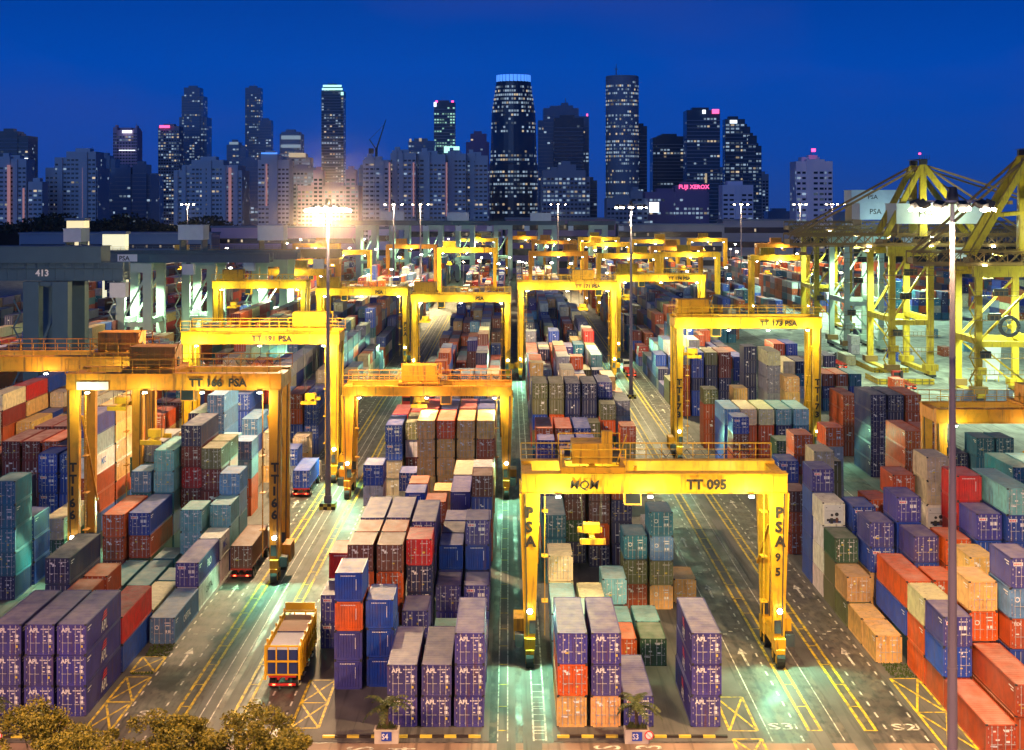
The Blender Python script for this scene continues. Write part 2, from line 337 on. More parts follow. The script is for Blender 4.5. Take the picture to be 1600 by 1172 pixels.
def body_mesh(ln, style):
    """style: doors / end / reefer, plus lettering key for the long sides"""
    k = (ln, style)
    if k in _body: return _body[k]
    end, _, side = style.partition(':')
    mb = MB(); x0, x1 = -W2 / 2, W2 / 2; y0, y1 = 0, ln; P = M_PAINT; z0, z1 = 0, H1 - .015
    for x in (x0, x1 - .16):
        for y in (y0, y1 - .16): mb.box(x, x + .16, y, y + .16, z0 + .12, z1 - .12, P)
    for x in (x0 - .004, x1 - .174):
        for y in (y0 - .004, y1 - .174):
            for z in (z0, z1 - .118): mb.box(x, x + .178, y, y + .178, z, z + .118, M_DARK)
    for x in (x0 + .01, x1 - .11):
        mb.box(x, x + .1, y0 + .178, y1 - .178, z1 - .1, z1, P); mb.box(x, x + .1, y0 + .178, y1 - .178, z0 + .02, z0 + .18, P)
    for y in (y0 + .01, y1 - .11):
        mb.box(x0 + .178, x1 - .178, y, y + .1, z1 - .13, z1, P); mb.box(x0 + .178, x1 - .178, y, y + .1, z0 + .02, z0 + .2, P)
    corr(mb, 'y', x0 + .045, y0 + .16, y1 - .16, .16, z1 - .09, .04, P, False); corr(mb, 'y', x1 - .045, y0 + .16, y1 - .16, .16, z1 - .09, -.04, P, True)
    corr(mb, 'x', y1 - .05, x0 + .16, x1 - .16, .16, z1 - .1, -.04, P, False)
    if end == 'end': corr(mb, 'x', y0 + .04, x0 + .16, x1 - .16, .18, z1 - .12, .05, P, True, .22)
    elif end == 'doors': mb.poly([(x0 + .16, y0 + .14, .19), (x1 - .16, y0 + .14, .19), (x1 - .16, y0 + .14, z1 - .1), (x0 + .16, y0 + .14, z1 - .1)], M_DARK)
    else:
        mb.box(x0 + .161, x1 - .161, y0 + .04, y0 + .1, .2, z1 - .13, P)
    # roof: shallow transverse pressings
    n = int(ln / .55); zt = z1 - .02
    for i in range(n):
        a = y0 + .1 + (ln - .2) * i / n; b = y0 + .1 + (ln - .2) * (i + 1) / n; md = (a + b) / 2
        mb.poly([(x0 + .1, a, zt), (x1 - .1, a, zt), (x1 - .1, md, zt), (x0 + .1, md, zt)], M_ROOF)
        mb.poly([(x0 + .1, md, zt), (x1 - .1, md, zt), (x1 - .1, md + .05, zt - .02), (x0 + .1, md + .05, zt - .02)], M_ROOF)
        mb.poly([(x0 + .1, md + .05, zt - .02), (x1 - .1, md + .05, zt - .02), (x1 - .1, b - .05, zt - .02), (x0 + .1, b - .05, zt - .02)], M_ROOF)
        mb.poly([(x0 + .1, b - .05, zt - .02), (x1 - .1, b - .05, zt - .02), (x1 - .1, b, zt), (x0 + .1, b, zt)], M_ROOF)
    mb.poly([(x0, y1, z0 + .02), (x1, y1, z0 + .02), (x1, y0, z0 + .02), (x0, y0, z0 + .02)], M_DARK)
    if side:                                                                          # lettering on both long walls
        txt, col, sz, yy = {'apl': ('APL', M_WHITE, 1.25, .42), 'cap': ('CAPITAL', M_WHITE, .95, .42), 'capd': ('CAPITAL', M_BLK, 1.0, .35), 'msc': ('MSC', M_BLUEM, 1.2, .3),
                            'po': ('P&O', M_WHITE, 1.2, .5), 'tex': ('TEX', M_WHITE, .8, .4), 'code': ('', M_WHITE, .3, .9)}[side]
        for sgn in (1, -1):
            X = sgn * (W2 / 2 + .004)
            if txt:
                wd = max(v[0] for v in textdata(txt, .02)[0]) * sz
                if sgn > 0: mb.text(txt, sz, (X, ln * .5 - wd * .5, 1.0 if side != 'apl' else .55), (0, 1, 0), (0, 0, 1), col, .02)
                else: mb.text(txt, sz, (X, ln * .5 + wd * .5, 1.0 if side != 'apl' else .55), (0, -1, 0), (0, 0, 1), col, .02)
            if side == 'apl':                                                       # red wing mark above the letters
                yc = ln * .5
                for k_ in range(3):
                    mb.poly([(X, yc - .9 + k_ * .25, 1.52 + .24 * k_), (X, yc + .75, 1.56 + .24 * k_), (X, yc + 1.05, 1.72 + .24 * k_), (X, yc - .5 + k_ * .25, 1.68 + .24 * k_)][::sgn], M_REDM)
            # code rows near the door end
            for r_ in range(2): mb.poly([(X, y0 + .5, 2.1 - .22 * r_), (X, y0 + 1.7 - .5 * r_, 2.1 - .22 * r_), (X, y0 + 1.7 - .5 * r_, 2.2 - .22 * r_), (X, y0 + .5, 2.2 - .22 * r_)][::sgn], M_WHITE)
    if end == 'end':
        rr = random.Random(len(_body))
        for k_ in range(9): mb.box(x0 + .5 + k_ * .15, x0 + .6 + k_ * .15, y0 + .025, y0 + .035, z1 - .34, z1 - .26, M_WHITE)
        mb.box(x1 - .6, x1 - .55, y0 + .025, y0 + .035, 1.0, 2.0, M_WHITE)
    o = mb.build('shipping_container'); me = o.data; bpy.data.objects.remove(o); _body[k] = me; return me
_door = {}
def door_mesh(side, style):
    k = (side, style)
    if k in _door: return _door[k]
    mb = MB(); w = (W2 - .36) / 2; x0 = 0; P = M_PAINT; h0, h1 = .20, H1 - .16
    mb.box(x0, w, 0, .05, h0, h1, P)
    for i in range(5):
        z = h0 + .18 + i * (h1 - h0 - .36) / 4 - .05
        mb.box(x0 + .05, w - .05, -.025, .0 - .001, z, z + .22 * .8, P)
    rr = random.Random(hash(k) % 97 if False else len(_door) + 3)
    for x in (w * .28, w * .72):
        mb.cyl((x, -.06, h0 - .1), (x, -.06, h1 + .08), .026, M_ROD, k=6)
        for z in (h0 + .1, h0 + .8, h1 - .7, h1 - .1): mb.box(x - .06, x + .06, -.075, -.03, z, z + .07, M_ROD)
        mb.box(x - .02, x + .34, -.09, -.06, 1.0, 1.05, M_ROD)
    for z in (h0 + .2, h0 + .9, h1 - .9, h1 - .25):
        xx = x0 if side == 'L' else w - .06
        mb.box(xx, xx + .06, -.05, .0 - .002, z, z + .14, M_ROD)
    y = -.032
    def plate(xa, xb, za, zb, m): mb.box(xa, xb, y - .003, y, za, zb, m)
    if style == 'apl':
        if side == 'L': mb.text('APL', .50, (w * .18, -.1, 1.93), (1, 0, 0), (0, 0, 1), M_WHITE, .03); plate(w * .62, w * .76, 1.45, 1.6, M_WHITE)
        else:
            for k_ in range(7): plate(.08 + k_ * .125, .16 + k_ * .125, 2.12, 2.22, M_WHITE)
            plate(.45, .7, 1.9, 1.99, M_WHITE)
            for z, ln in ((1.45, .3), (1.1, .3)): plate(w - .36, w - .1, z, z + .26, M_WHITE); plate(.3, .5, z + .08, z + .16, M_WHITE)
            plate(w - .32, w - .12, .62, .82, M_YMARK)
    elif style == 'sticker':
        if side == 'L': plate(.08, .88, 1.88, 2.2, M_WHITE); [mb.box(.14 + .17 * k_, .25 + .17 * k_, y - .006, y - .0035, 1.95, 2.12, M_REDM) for k_ in range(4)]; plate(.5, .62, 1.3, 1.42, M_WHITE)
        else:
            for k_ in range(6): plate(.1 + k_ * .13, .18 + k_ * .13, 2.1, 2.2, M_WHITE)
            for a in (.12, .5): mb.box(a, a + .3, y - .003, y, 1.45, 1.8, M_WHITE)
            plate(.3, .75, 1.05, 1.15, M_WHITE)
    elif style == 'circle':
        if side == 'L': mb.cyl((.5, -.034, 1.6), (.5, -.038, 1.6), .22, M_WHITE, k=14); mb.cyl((.5, -.039, 1.6), (.5, -.042, 1.6), .15, P, k=14)
        else: plate(.2, .8, 2.0, 2.1, M_WHITE); plate(.3, .8, 1.75, 1.84, M_WHITE); plate(.25, .45, 1.1, 1.35, M_WHITE); plate(.55, .8, 1.1, 1.35, M_WHITE)
    elif style == 'tex':
        if side == 'L': mb.text('TEX', .38, (.1, -.1, 2.0), (1, 0, 0), (0, 0, 1), M_WHITE, .02); plate(.3, .6, 1.2, 1.3, M_WHITE)
        else: plate(.1, .9, 2.05, 2.14, M_WHITE); plate(.3, .8, 1.6, 1.68, M_WHITE); plate(.3, .7, 1.3, 1.4, M_WHITE)
    else:
        for _ in range(rr.randint(3, 6)):
            a = rr.uniform(.08, .6); z = rr.uniform(.6, 2.1); plate(a, a + rr.uniform(.1, .35), z, z + rr.uniform(.06, .18), rr.choice((M_WHITE, M_WHITE, M_WHITE, M_YMARK)))
        if side == 'R':
            for k_ in range(6): plate(.12 + k_ * .13, .2 + k_ * .13, 2.1, 2.19, M_WHITE)
    o = mb.build('door'); me = o.data; bpy.data.objects.remove(o); _door[k] = me; return me
def reefer_unit():
    k = ('unit', '')
    if k in _door: return _door[k]
    mb = MB(); w = W2 - .4
    mb.box(0, w, -.03, -.001, .22, 2.3, M_TWH); mb.box(.25, w - .5, -.06, -.031, .55, .80, M_DARK); mb.box(.45, w - .25, -.08, -.061, .38, .58, M_TBL); mb.box(w * .3, w * .45, -.1, -.081, .3, .9, M_DARK); mb.box(w * .6, w * .72, -.1, -.081, .4, .95, M_WALN)
    mb.cyl((w * .40, -.03, 1.22), (w * .40, -.07, 1.22), .15, M_DARK, k=12); mb.cyl((w * .66, -.03, 1.30), (w * .66, -.07, 1.30), .21, M_DARK, k=12)
    mb.box(.15, .3, -.04, -.031, 2.0, 2.06, M_DARK); mb.box(w - .42, w - .3, -.04, -.031, 2.0, 2.08, M_DARK); mb.box(.12, w - .12, -.036, -.031, 1.66, 1.68, M_DARK)
    o = mb.build('cooling_unit'); me = o.data; bpy.data.objects.remove(o); _door[k] = me; return me

# stacks read off the photograph: (column, distance, colours from the top tier down, 20 or 40 foot)
ST = {
'mid': [(0,132.5,'AAA',40),(0,145,'P',40),(0,160,'PB',20),(0,166.7,'PbNN',20),(0,173.3,'PPP',20),(0,180,'PPP',20),(0,194,'WBUU',20),(0,200.5,'HSUU',20),(0,208,'YYY',40),(0,224,'YUUYU',40),(0,236.8,'BUUYY',40),(0,249.5,'RUUU',40),
  (1,132.5,'AA',40),(1,145.5,'C',40),(1,160,'PP',20),(1,166.7,'bPP',20),(1,173.3,'NPP',20),(1,180,'PPP',20),(1,197.5,'pWW',40),(1,210.2,'EYY',40),(1,224,'YYYYY',40),(1,237,'RRUYU',40),(1,249.5,'BUUU',40),
  (2,132.5,'AA',40),(2,150,'PP',20),(2,157.2,'RNNN',20),(2,166,'PPPP',40),(2,191,'UUW',20),(2,213,'YF',20),(2,224,'FYYYY',40),(2,237,'BRYYY',40),(2,249.5,'RUUU',40),
  (3,143.6,'bbb',20),(3,154.6,'WFFF',20),(3,161,'UPPP',20),(3,168,'PPPP',40),(3,197,'bPW',20),(3,203.6,'FFY',20),(3,224,'YYYYY',40),(3,237,'RRYYY',40),(3,249.5,'BUUU',40),
  (4,142.8,'bfpp',20),(4,154.6,'WFFF',20),(4,161,'UPPP',20),(4,168,'PPPP',40),(4,227,'BE',20),(4,241,'OHDE',40),(4,254,'RRRR',20),
  (5,156,'PP',20),(5,163,'rDD',20),(5,201.8,'BHBB',20),(5,238,'BBEE',40),(5,251,'RRRR',40)],
'right': [(0,132.5,'PFY',40),(0,149,'CC',40),(0,161.6,'EEE',20),(0,182.7,'TTT',40),(0,196,'PTU',40),(0,223,'PPPP',20),(0,235,'UBUU',40),(0,270,'OOBOT',40),
  (1,132.5,'AAY',40),(1,149,'CC',20),(1,155.2,'EE',20),(1,193,'WWGN',40),(1,206,'WWUU',40),(1,223,'PPPP',20),(1,235,'UUUU',40),(1,270,'OOFOG',40),
  (2,132.5,'P',40),(2,150,'F',20),(2,156.4,'C',20),(2,162.8,'CL',20),(2,191,'WWfN',40),(2,204,'UUUU',40),(2,223,'PPPP',20),(2,235,'BPPP',40),(2,270,'NNNNN',40),
  (3,150,'G',20),(3,156.4,'C',20),(3,171.5,'TOU',20),(3,192,'UNNN',40),(3,204.5,'UUNN',40),(3,260,'OUU',20),(3,270,'NNNNN',40),
  (4,132.5,'AAA',40),(4,171,'TLOY',20),(4,177.5,'SSS',20),(4,263,'OFGG',20),(4,272,'PNNNN',40),(5,173.8,'Y',20),(5,256,'UOU',20),(5,268,'SSSS',40)],
'b1': [(0,157.6,'L',40),(0,170,'PY',40),(0,182.6,'HH',20),(0,189,'CCB',20),(0,195.4,'LLTB',20),(0,236,'S',20),(0,249,'BS',20),(0,262,'EY',20),(0,277,'BBBB',40),
  (1,135.2,'AAA',40),(1,147.8,'RB',40),(1,160.7,'E',40),(1,173.5,'T',20),(1,186,'CCB',20),(1,198.5,'ODDDB',20),(1,205,'OFDDB',20),(1,222,'LCFF',20),(1,249,'EEY',40),(1,277,'UFBT',40),
  (2,135.2,'AAA',40),(2,148,'N',40),(2,171,'T',40),(2,184,'T',20),(2,200,'NDRDBB',40),(2,225,'CCEE',20),(2,245,'LBEE',40),(2,277,'LLBB',40),
  (3,135.2,'AAA',40),(3,157,'UY',20),(3,164,'UY',20),(3,171,'T',40),(3,184,'BUG',40),(3,197,'CCTBT',40),(3,212,'YWWBB',20),(3,232,'LLLNBB',40),(3,255,'BBBBB',40),
  (4,160.5,'NNN',40),(4,183,'FUD',40),(4,197,'LTTT',20),(4,204,'SSWBB',40),(4,232,'NNNNN',40),(4,255,'TTTTT',40),
  (5,208,'GEUB',20),(5,222,'RRBB',20),(5,245,'NNTT',40)],
'b0': [(0,175,'TTTTN',20),(0,182,'BBB',20),(0,194,'EG',40),(0,207,'PSHUUB',40),(0,220,'YYYYUB',40),(0,233,'YYFEUB',40),(0,250,'UYYU',40),
  (1,211,'BBBB',20),(1,218,'UUBB',20),(1,225,'FYUU',20),(1,237,'DDDD',40),(1,250,'FYYU',40),(2,211,'BBBB',20),(2,218,'DDBB',20),(2,237,'DDDD',40),(2,250,'EYYUU',40),
  (3,205,'NNN',20),(3,222,'UDBB',40),(3,237,'DDDD',40),(3,250,'EYYYY',40),(4,205,'NN',20),(4,222,'DDDD',40),(4,237,'DDDD',40),(4,250,'EYYYY',40),(5,222,'DDDD',40),(5,237,'DDDD',40),(5,250,'YYYY',40)],
'b4': [(0,151,'Y',20),(0,157.2,'Y',20),(0,163.6,'YO',20),(0,170,'GOO',20),(0,176.4,'QHHH',20),(0,182.8,'PBBBB',20),(0,198,'WUU',20),(0,205,'BBBB',20),(0,247,'BWUU',20),(0,257,'LBBB',40),(0,284,'OUUU',20),(0,327,'SUUUU',40),
  (1,125.2,'U',40),(1,137.7,'PBU',20),(1,144.1,'EFF',20),(1,150.6,'FBF',40),(1,165.5,'PBYY',20),(1,174,'BBUU',20),(1,196,'EUUUU',20),(1,210,'FFYYY',20),(1,257,'EUUU',40),(1,327,'BBNBB',40),
  (2,127,'UU',40),(2,139.5,'YFUU',20),(2,151,'FUU',20),(2,158.5,'PBBB',20),(2,165.5,'PBBBB',20),(2,178,'FUUU',20),(2,205,'OOGG',20),(2,240,'GGG',20),(2,257,'EUUU',40),(2,286,'YUBB',20),(2,327,'ONNNN',40),
  (3,137,'PLUBB',20),(3,149,'YYYY',20),(3,157,'FFFF',20),(3,179,'UYUUU',20),(3,217,'FSSSS',20),(3,257,'CNNN',40),(3,327,'DDNNN',40),
  (4,156.5,'PbBBB',20),(4,163,'rRRUUU',20),(4,175,'EEQUUU',20),(4,257,'CTTT',40),(4,311,'NNNNNN',20),
  (5,155.8,'CBBBBB',40),(5,280,'YYYYY',20),(5,300,'ESSSSS',40)],
'b5': [(0,232,'FUUU',40),(0,254,'NNNNN',40),(0,275,'UUUU',40),(1,230,'UUSS',40),(1,254,'NNNNN',40),(2,200,'TTTT',40),(2,228,'NNN',40),(2,254,'UUUUU',40),(3,200,'CTTT',40),(3,225,'TTTT',20),(4,200,'TTTT',40),(4,225,'TTTT',20),(3,250,'UUUU',40)],
}
CR = [  # rubber tyred cranes: x0, x1, distance, girder underside, lettering, leg lettering, trolley fraction, paint, detail
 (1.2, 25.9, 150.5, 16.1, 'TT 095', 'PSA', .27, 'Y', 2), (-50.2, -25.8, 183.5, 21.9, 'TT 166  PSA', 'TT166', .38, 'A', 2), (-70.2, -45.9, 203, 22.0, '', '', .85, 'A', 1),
 (-50.6, -26.2, 249.5, 21.4, 'TT 191 PSA', '', .80, 'Y', 1), (-24.3, .4, 236, 15.0, '', '', .45, 'A', 1), (-51, -26.6, 426, 18.9, 'PSA', 'PSA', .1, 'Y', 1),
 (-23.8, .5, 391, 19.3, 'PSA', '', .12, 'Y', 1), (2.1, 26.5, 394, 22.1, 'TT 171 PSA', '', .66, 'Y', 1), (29.0, 53.5, 438, 22, 'TT 174 PSA', '', .08, 'Y', 1),
 (27.6, 52.1, 269, 22.3, 'TT 173 PSA', 'TT173', .12, 'Y', 2), (55.5, 80, 210, 14.5, '', '', .6, 'A', 1), (-75.5, -51.5, 411, 21.5, '', '', .2, 'Y', 1),
 (-29.5, -5, 664, 23, '', '', .2, 'Y', 0), (-86, -62, 590, 21, '', '', .3, 'A', 0), (-83, -58, 520, 20, '', '', .6, 'Y', 0),
 (8, 32, 650, 22, '', '', .7, 'A', 0), (34, 58, 760, 23, '', '', .3, 'Y', 0), (62, 87, 820, 23, '', '', .6, 'Y', 0), (60, 84, 640, 22, '', '', .4, 'Y', 0), (100, 122, 900, 22, '', '', .4, 'Y', 0), (90, 112, 600, 22, '', '', .3, 'Y', 0), (12, 36, 850, 22, '', '', .3, 'A', 0), (-58, -34, 760, 22, '', '', .3, 'A', 0), (-84, -60, 700, 21, '', '', .3, 'Y', 0), (-110, -86, 820, 21, '', '', .6, 'A', 0), (-30, -6, 900, 22, '', '', .5, 'Y', 0), (64, 88, 730, 22, '', '', .4, 'A', 0), (34, 58, 620, 22, '', '', .7, 'Y', 0), (120, 144, 780, 22, '', '', .4, 'A', 0), (-140, -116, 640, 22, '', '', .4, 'Y', 0), (-2, 22, 960, 22, '', '', .4, 'A', 0), (40, 64, 930, 22, '', '', .4, 'Y', 0)]
def blocked(x, d, ln):
    for c in CR:
        if d - 1.2 < c[2] + 8.5 and d + ln > c[2] - 1.5:
            for X in (c[0], c[1]):
                if x - 1.2 < X + 1.4 and x + 1.2 + 2.4 > X - 1.4 + 1.2: return True
    return False
boxes = []     # dict(block, col, row, tier, n, x, d, ln, code)
PALR = {'mid': 'RRUDPPBBHEYCFNSLLW', 'right': 'HEEHYPPNNBURFSOCT', 'b1': 'BBLLTTFUEPPNRSH', 'b0': 'DDFUYEBNTRSHU', 'b4': 'NNBBUUDTOYPRSH', 'b5': 'NBTTUFSEH', 'bm': 'DUFYBNWSEDR', 'bn': 'DUFYBNWSEDR', 'bo': 'DUFYPNWSEBR', 'bp': 'DUFBBNWSETR', 'bq': 'NBTTNBSUFN', 'br': 'NBTTUHSUFN', 'bs': 'NBTTUFSEFN', 'bt': 'NBTEUFSUFN'}
def fill(b, c, d, end, far):
    k = 0; prev = 3
    while d < end:
        ln = 12.19 if rnd.random() < .7 else 6.06
        n = max(1, min(6 if b in ('b0', 'b1', 'b4') else 5, prev + rnd.choice((-1, 0, 0, 1)))); prev = n if n > 1 else 3
        if rnd.random() < .05: d += ln + .5; continue
        if not blocked(colx(b, c), d, ln):
            base = rnd.choice(PALR[b]); yield (d, ''.join(base if rnd.random() < .45 else rnd.choice(PALR[b]) for _ in range(n)), ln)
        d += ln + rnd.uniform(.3, .6)
END = {'mid': [(335, 625), (645, 940)], 'right': [(286, 620), (645, 940)], 'b1': [(292, 625), (645, 940)], 'b0': [(265, 620), (645, 940)], 'b4': [(345, 600), (620, 940)], 'b5': [(335, 350), (500, 940)], 'bm': [(235, 285), (335, 410), (470, 940)], 'bn': [(330, 415), (480, 940)], 'bo': [(340, 930)], 'bp': [(380, 930)], 'bq': [(590, 930)], 'br': [(640, 930)], 'bs': [(600, 930)], 'bt': [(600, 930)]}
for b in BL:
    for c in range(6):
        row = 0; last = 0; cols = [(d, s, 12.19 if l == 40 else 6.06) for cc, d, s, l in ST.get(b, []) if cc == c]
        seq = []
        for d, s, l in sorted(cols):
            d = max(d, last + .25); last = d + l; seq.append((d, s, l))
        for a, z in END[b]: seq += list(fill(b, c, max(a, last + .5), z, True)); last = max(last, z)
        for d, s, l in seq:
            row += 1; n = len(s)
            for i, ch in enumerate(s):
                t = n - i; h = random.Random(int(c * 977 + d * 31 + t * 7))
                boxes.append(dict(b=b, c=c, row=row, t=t, n=n, x=colx(b, c) + W2 / 2 + h.uniform(-.05, .05), d=d + h.uniform(-.06, .06), ln=l, ch=ch))
# which show, and how large
V = []; Q = []
for q in boxes:
    n = len(V); x0, x1, y0, y1, z0_, z1_ = q['x'] - W2 / 2, q['x'] + W2 / 2, q['d'], q['d'] + q['ln'], (q['t'] - 1) * H1, q['t'] * H1 - .02
    V += [(x0, y0, z0_), (x1, y0, z0_), (x1, y1, z0_), (x0, y1, z0_), (x0, y0, z1_), (x1, y0, z1_), (x1, y1, z1_), (x0, y1, z1_)]
    Q += [tuple(n + i for i in f) for f in ((0, 1, 5, 4), (1, 2, 6, 5), (2, 3, 7, 6), (3, 0, 4, 7), (4, 5, 6, 7), (0, 3, 2, 1))]
bvh = BVHTree.FromPolygons(V, Q); C0 = Vector((0, 0, HC))
def shows(q):
    x0, x1, y0, y1, za, zb = q['x'] - W2 / 2, q['x'] + W2 / 2, q['d'], q['d'] + q['ln'], (q['t'] - 1) * H1, q['t'] * H1 - .02
    s = F / q['d']; tot = 0; k = 4
    def test(p, area):
        p = Vector(p); px = VX + F * p.x / p.y; py = VY + F * (HC - p.z) / p.y
        if not (0 <= px <= 1600 and 0 <= py <= 1172): return 0
        dd = p - C0; L_ = dd.length; h = bvh.ray_cast(C0, dd.normalized(), L_ - .03)
        return area if h[0] is None else 0
    for i in range(k):
        for j in range(k):
            a, b_ = (i + .5) / k, (j + .5) / k
            tot += test((x0 + (x1 - x0) * a, y0 - .02, za + (zb - za) * b_), s * s * W2 * H1 / k / k)
            yy = y0 + q['ln'] * b_
            tot += test((x0 + (x1 - x0) * a, yy, zb + .02), s * W2 * q['ln'] * s * (HC - zb) / yy / k / k)
            if x1 < 0: tot += test((x1 + .02, yy, za + (zb - za) * a), s * H1 * abs(x1) * s * q['ln'] / yy / k / k)
            if x0 > 0: tot += test((x0 - .02, yy, za + (zb - za) * a), s * H1 * abs(x0) * s * q['ln'] / yy / k / k)
    return tot
for q in boxes: q['a'] = shows(q)
rank = sorted((q for q in boxes if q['a'] > 0), key=lambda q: -q['a'])
big = rank[:298]; bigset = set(id(q) for q in big)
print('containers', len(boxes), 'showing', len(rank), 'smallest single', big[-1]['a'])
LANE = {'mid': 'lane S4 block', 'right': 'lane S3 block', 'b1': 'lane S5 block', 'b4': 'lane S2 block', 'b0': 'block beyond crane TT 166', 'b5': 'block beyond the thick lamp mast', 'bm': 'block by the slate crane'}
SIDE = {('b1', 0, 157.6): 'cap', ('b0', 0, 207): 'msc'}
cont_objs = []
def shade(c, h): k = h.uniform(.8, 1.15); return tuple(min(1, x * k * h.uniform(.92, 1.08)) for x in c)
def place(q):
    h = random.Random(int(q['x'] * 131 + q['d'] * 17 + q['t'] * 5)); ch = q['ch']; C = ch.upper()
    endk = 'end' if ch.islower() else 'doors'
    side = ''
    if C == 'A': side = 'apl'
    if q['b'] == 'b1' and q['c'] == 0 and abs(q['d'] - 157.6) < .5: side = 'cap'
    if q['b'] == 'b1' and q['c'] == 0 and abs(q['d'] - 170) < .6: side = 'po' if q['t'] == 2 else 'capd'
    if C == 'H' and q['d'] < 215: side = 'msc'
    if side == '' and h.random() < .5: side = 'code'
    if C == 'Q': endk = 'unit'
    me = body_mesh(12.19 if q['ln'] > 10 else 6.06, ('end' if endk == 'end' else 'reefer' if endk == 'unit' else 'doors') + ':' + side)
    o = bpy.data.objects.new('shipping_container', me); COL.objects.link(o); o.location = (q['x'], q['d'], (q['t'] - 1) * H1)
    col = shade(PAL[C] if not (side == 'capd') else PAL['H'], h); o.color = (*col, 1)
    tier = 'only tier' if q['n'] == 1 else ('top tier' if q['t'] == q['n'] else 'ground tier' if q['t'] == 1 else ORD[q['t']] + ' tier')
    cw_, ln_ = {'mid': (6 - q['c'], 'from lane S4'), 'right': (6 - q['c'], 'from lane S3'), 'b1': (q['c'] + 1, 'from lane S5'), 'b4': (q['c'] + 1, 'from lane S2'), 'b0': (q['c'] + 1, 'outside crane TT 166'),
                'b5': (q['c'] + 1, 'beyond the lane S2 block')}.get(q['b'], (q['c'] + 1, 'by the slate crane ' + q['b']))
    cn = CN['H' if side == 'capd' else C]
    tag(o, f"{cn} container, {tier}, {ORD[q['row']]} from front, {ORD[cw_]} column {ln_}", 'shipping container', 'shipping containers stacked in the ' + LANE.get(q['b'], 'blocks by the slate crane'))
    kids = []
    if endk == 'doors':
        st = 'apl' if (C == 'A') else 'sticker' if C in 'PB' and h.random() < .75 else 'circle' if (C == 'L' or h.random() < .12) else 'tex' if C == 'U' and h.random() < .3 else 'misc%d' % h.randint(0, 5)
        for sd, x in (('L', -W2 / 2 + .17), ('R', .01)): kids.append(('door', door_mesh(sd, st), (x, .075, 0)))
    elif endk == 'unit': kids.append(('cooling_unit', reefer_unit(), (-W2 / 2 + .2, .035, 0)))
    for nm, m2, l in kids:
        k = bpy.data.objects.new(nm, m2); COL.objects.link(k); k.parent = o; k.location = l; k.color = o.color
    return o
for q in big: cont_objs.append(place(q))
fm = MB()
for q in boxes:
    if id(q) in bigset or (q['a'] <= 0 and q['t'] < q['n']): continue
    h = random.Random(int(q['x'] * 131 + q['d'] * 17 + q['t'] * 5)); c = shade(PAL[q['ch'].upper()], h)
    x0, x1, y0, y1, z_ = q['x'] - W2 / 2, q['x'] + W2 / 2, q['d'], q['d'] + q['ln'], (q['t'] - 1) * H1
    fm.box(x0 + .03, x1 - .03, y0 + .08, y1 - .03, z_ + .02, z_ + H1 - .04, M_FPAINT, M_FROOF, c, cap=False)
    for x in (x0, x1 - .14): fm.box(x, x + .14, y0, y0 + .14, z_, z_ + H1 - .02, M_FPAINT, None, c, cap=False)
    fm.box(x0 + .14, x1 - .14, y0 + .02, y0 + .1, z_ + H1 - .16, z_ + H1 - .03, M_FPAINT, None, c, cap=False)
    if q['d'] < 520:
        cx = (x0 + x1) / 2; fm.box(cx - .02, cx + .02, y0 + .06, y0 + .08, z_ + .1, z_ + H1 - .2, M_DARK, cap=False)
        for x in (-.75, -.3, .3, .75): fm.box(cx + x - .025, cx + x + .025, y0 + .03, y0 + .06, z_ + .1, z_ + H1 - .2, M_ROD, cap=False)
    if h.random() < .8:
        for _ in range(h.randint(1, 4)):
            x = h.uniform(x0 + .25, x1 - .7); z = z_ + h.uniform(.7, 2.1); a = h.uniform(.15, .5); b_ = h.uniform(.1, .3)
            fm.poly([(x, y0 + .02, z), (x + a, y0 + .02, z), (x + a, y0 + .02, z + b_), (x, y0 + .02, z + b_)], M_WHITE)
o = fm.build('distant_containers'); tag(o, 'hundreds of many-coloured containers stacked in the far blocks behind the nearer ones', 'shipping containers', kind='stuff')

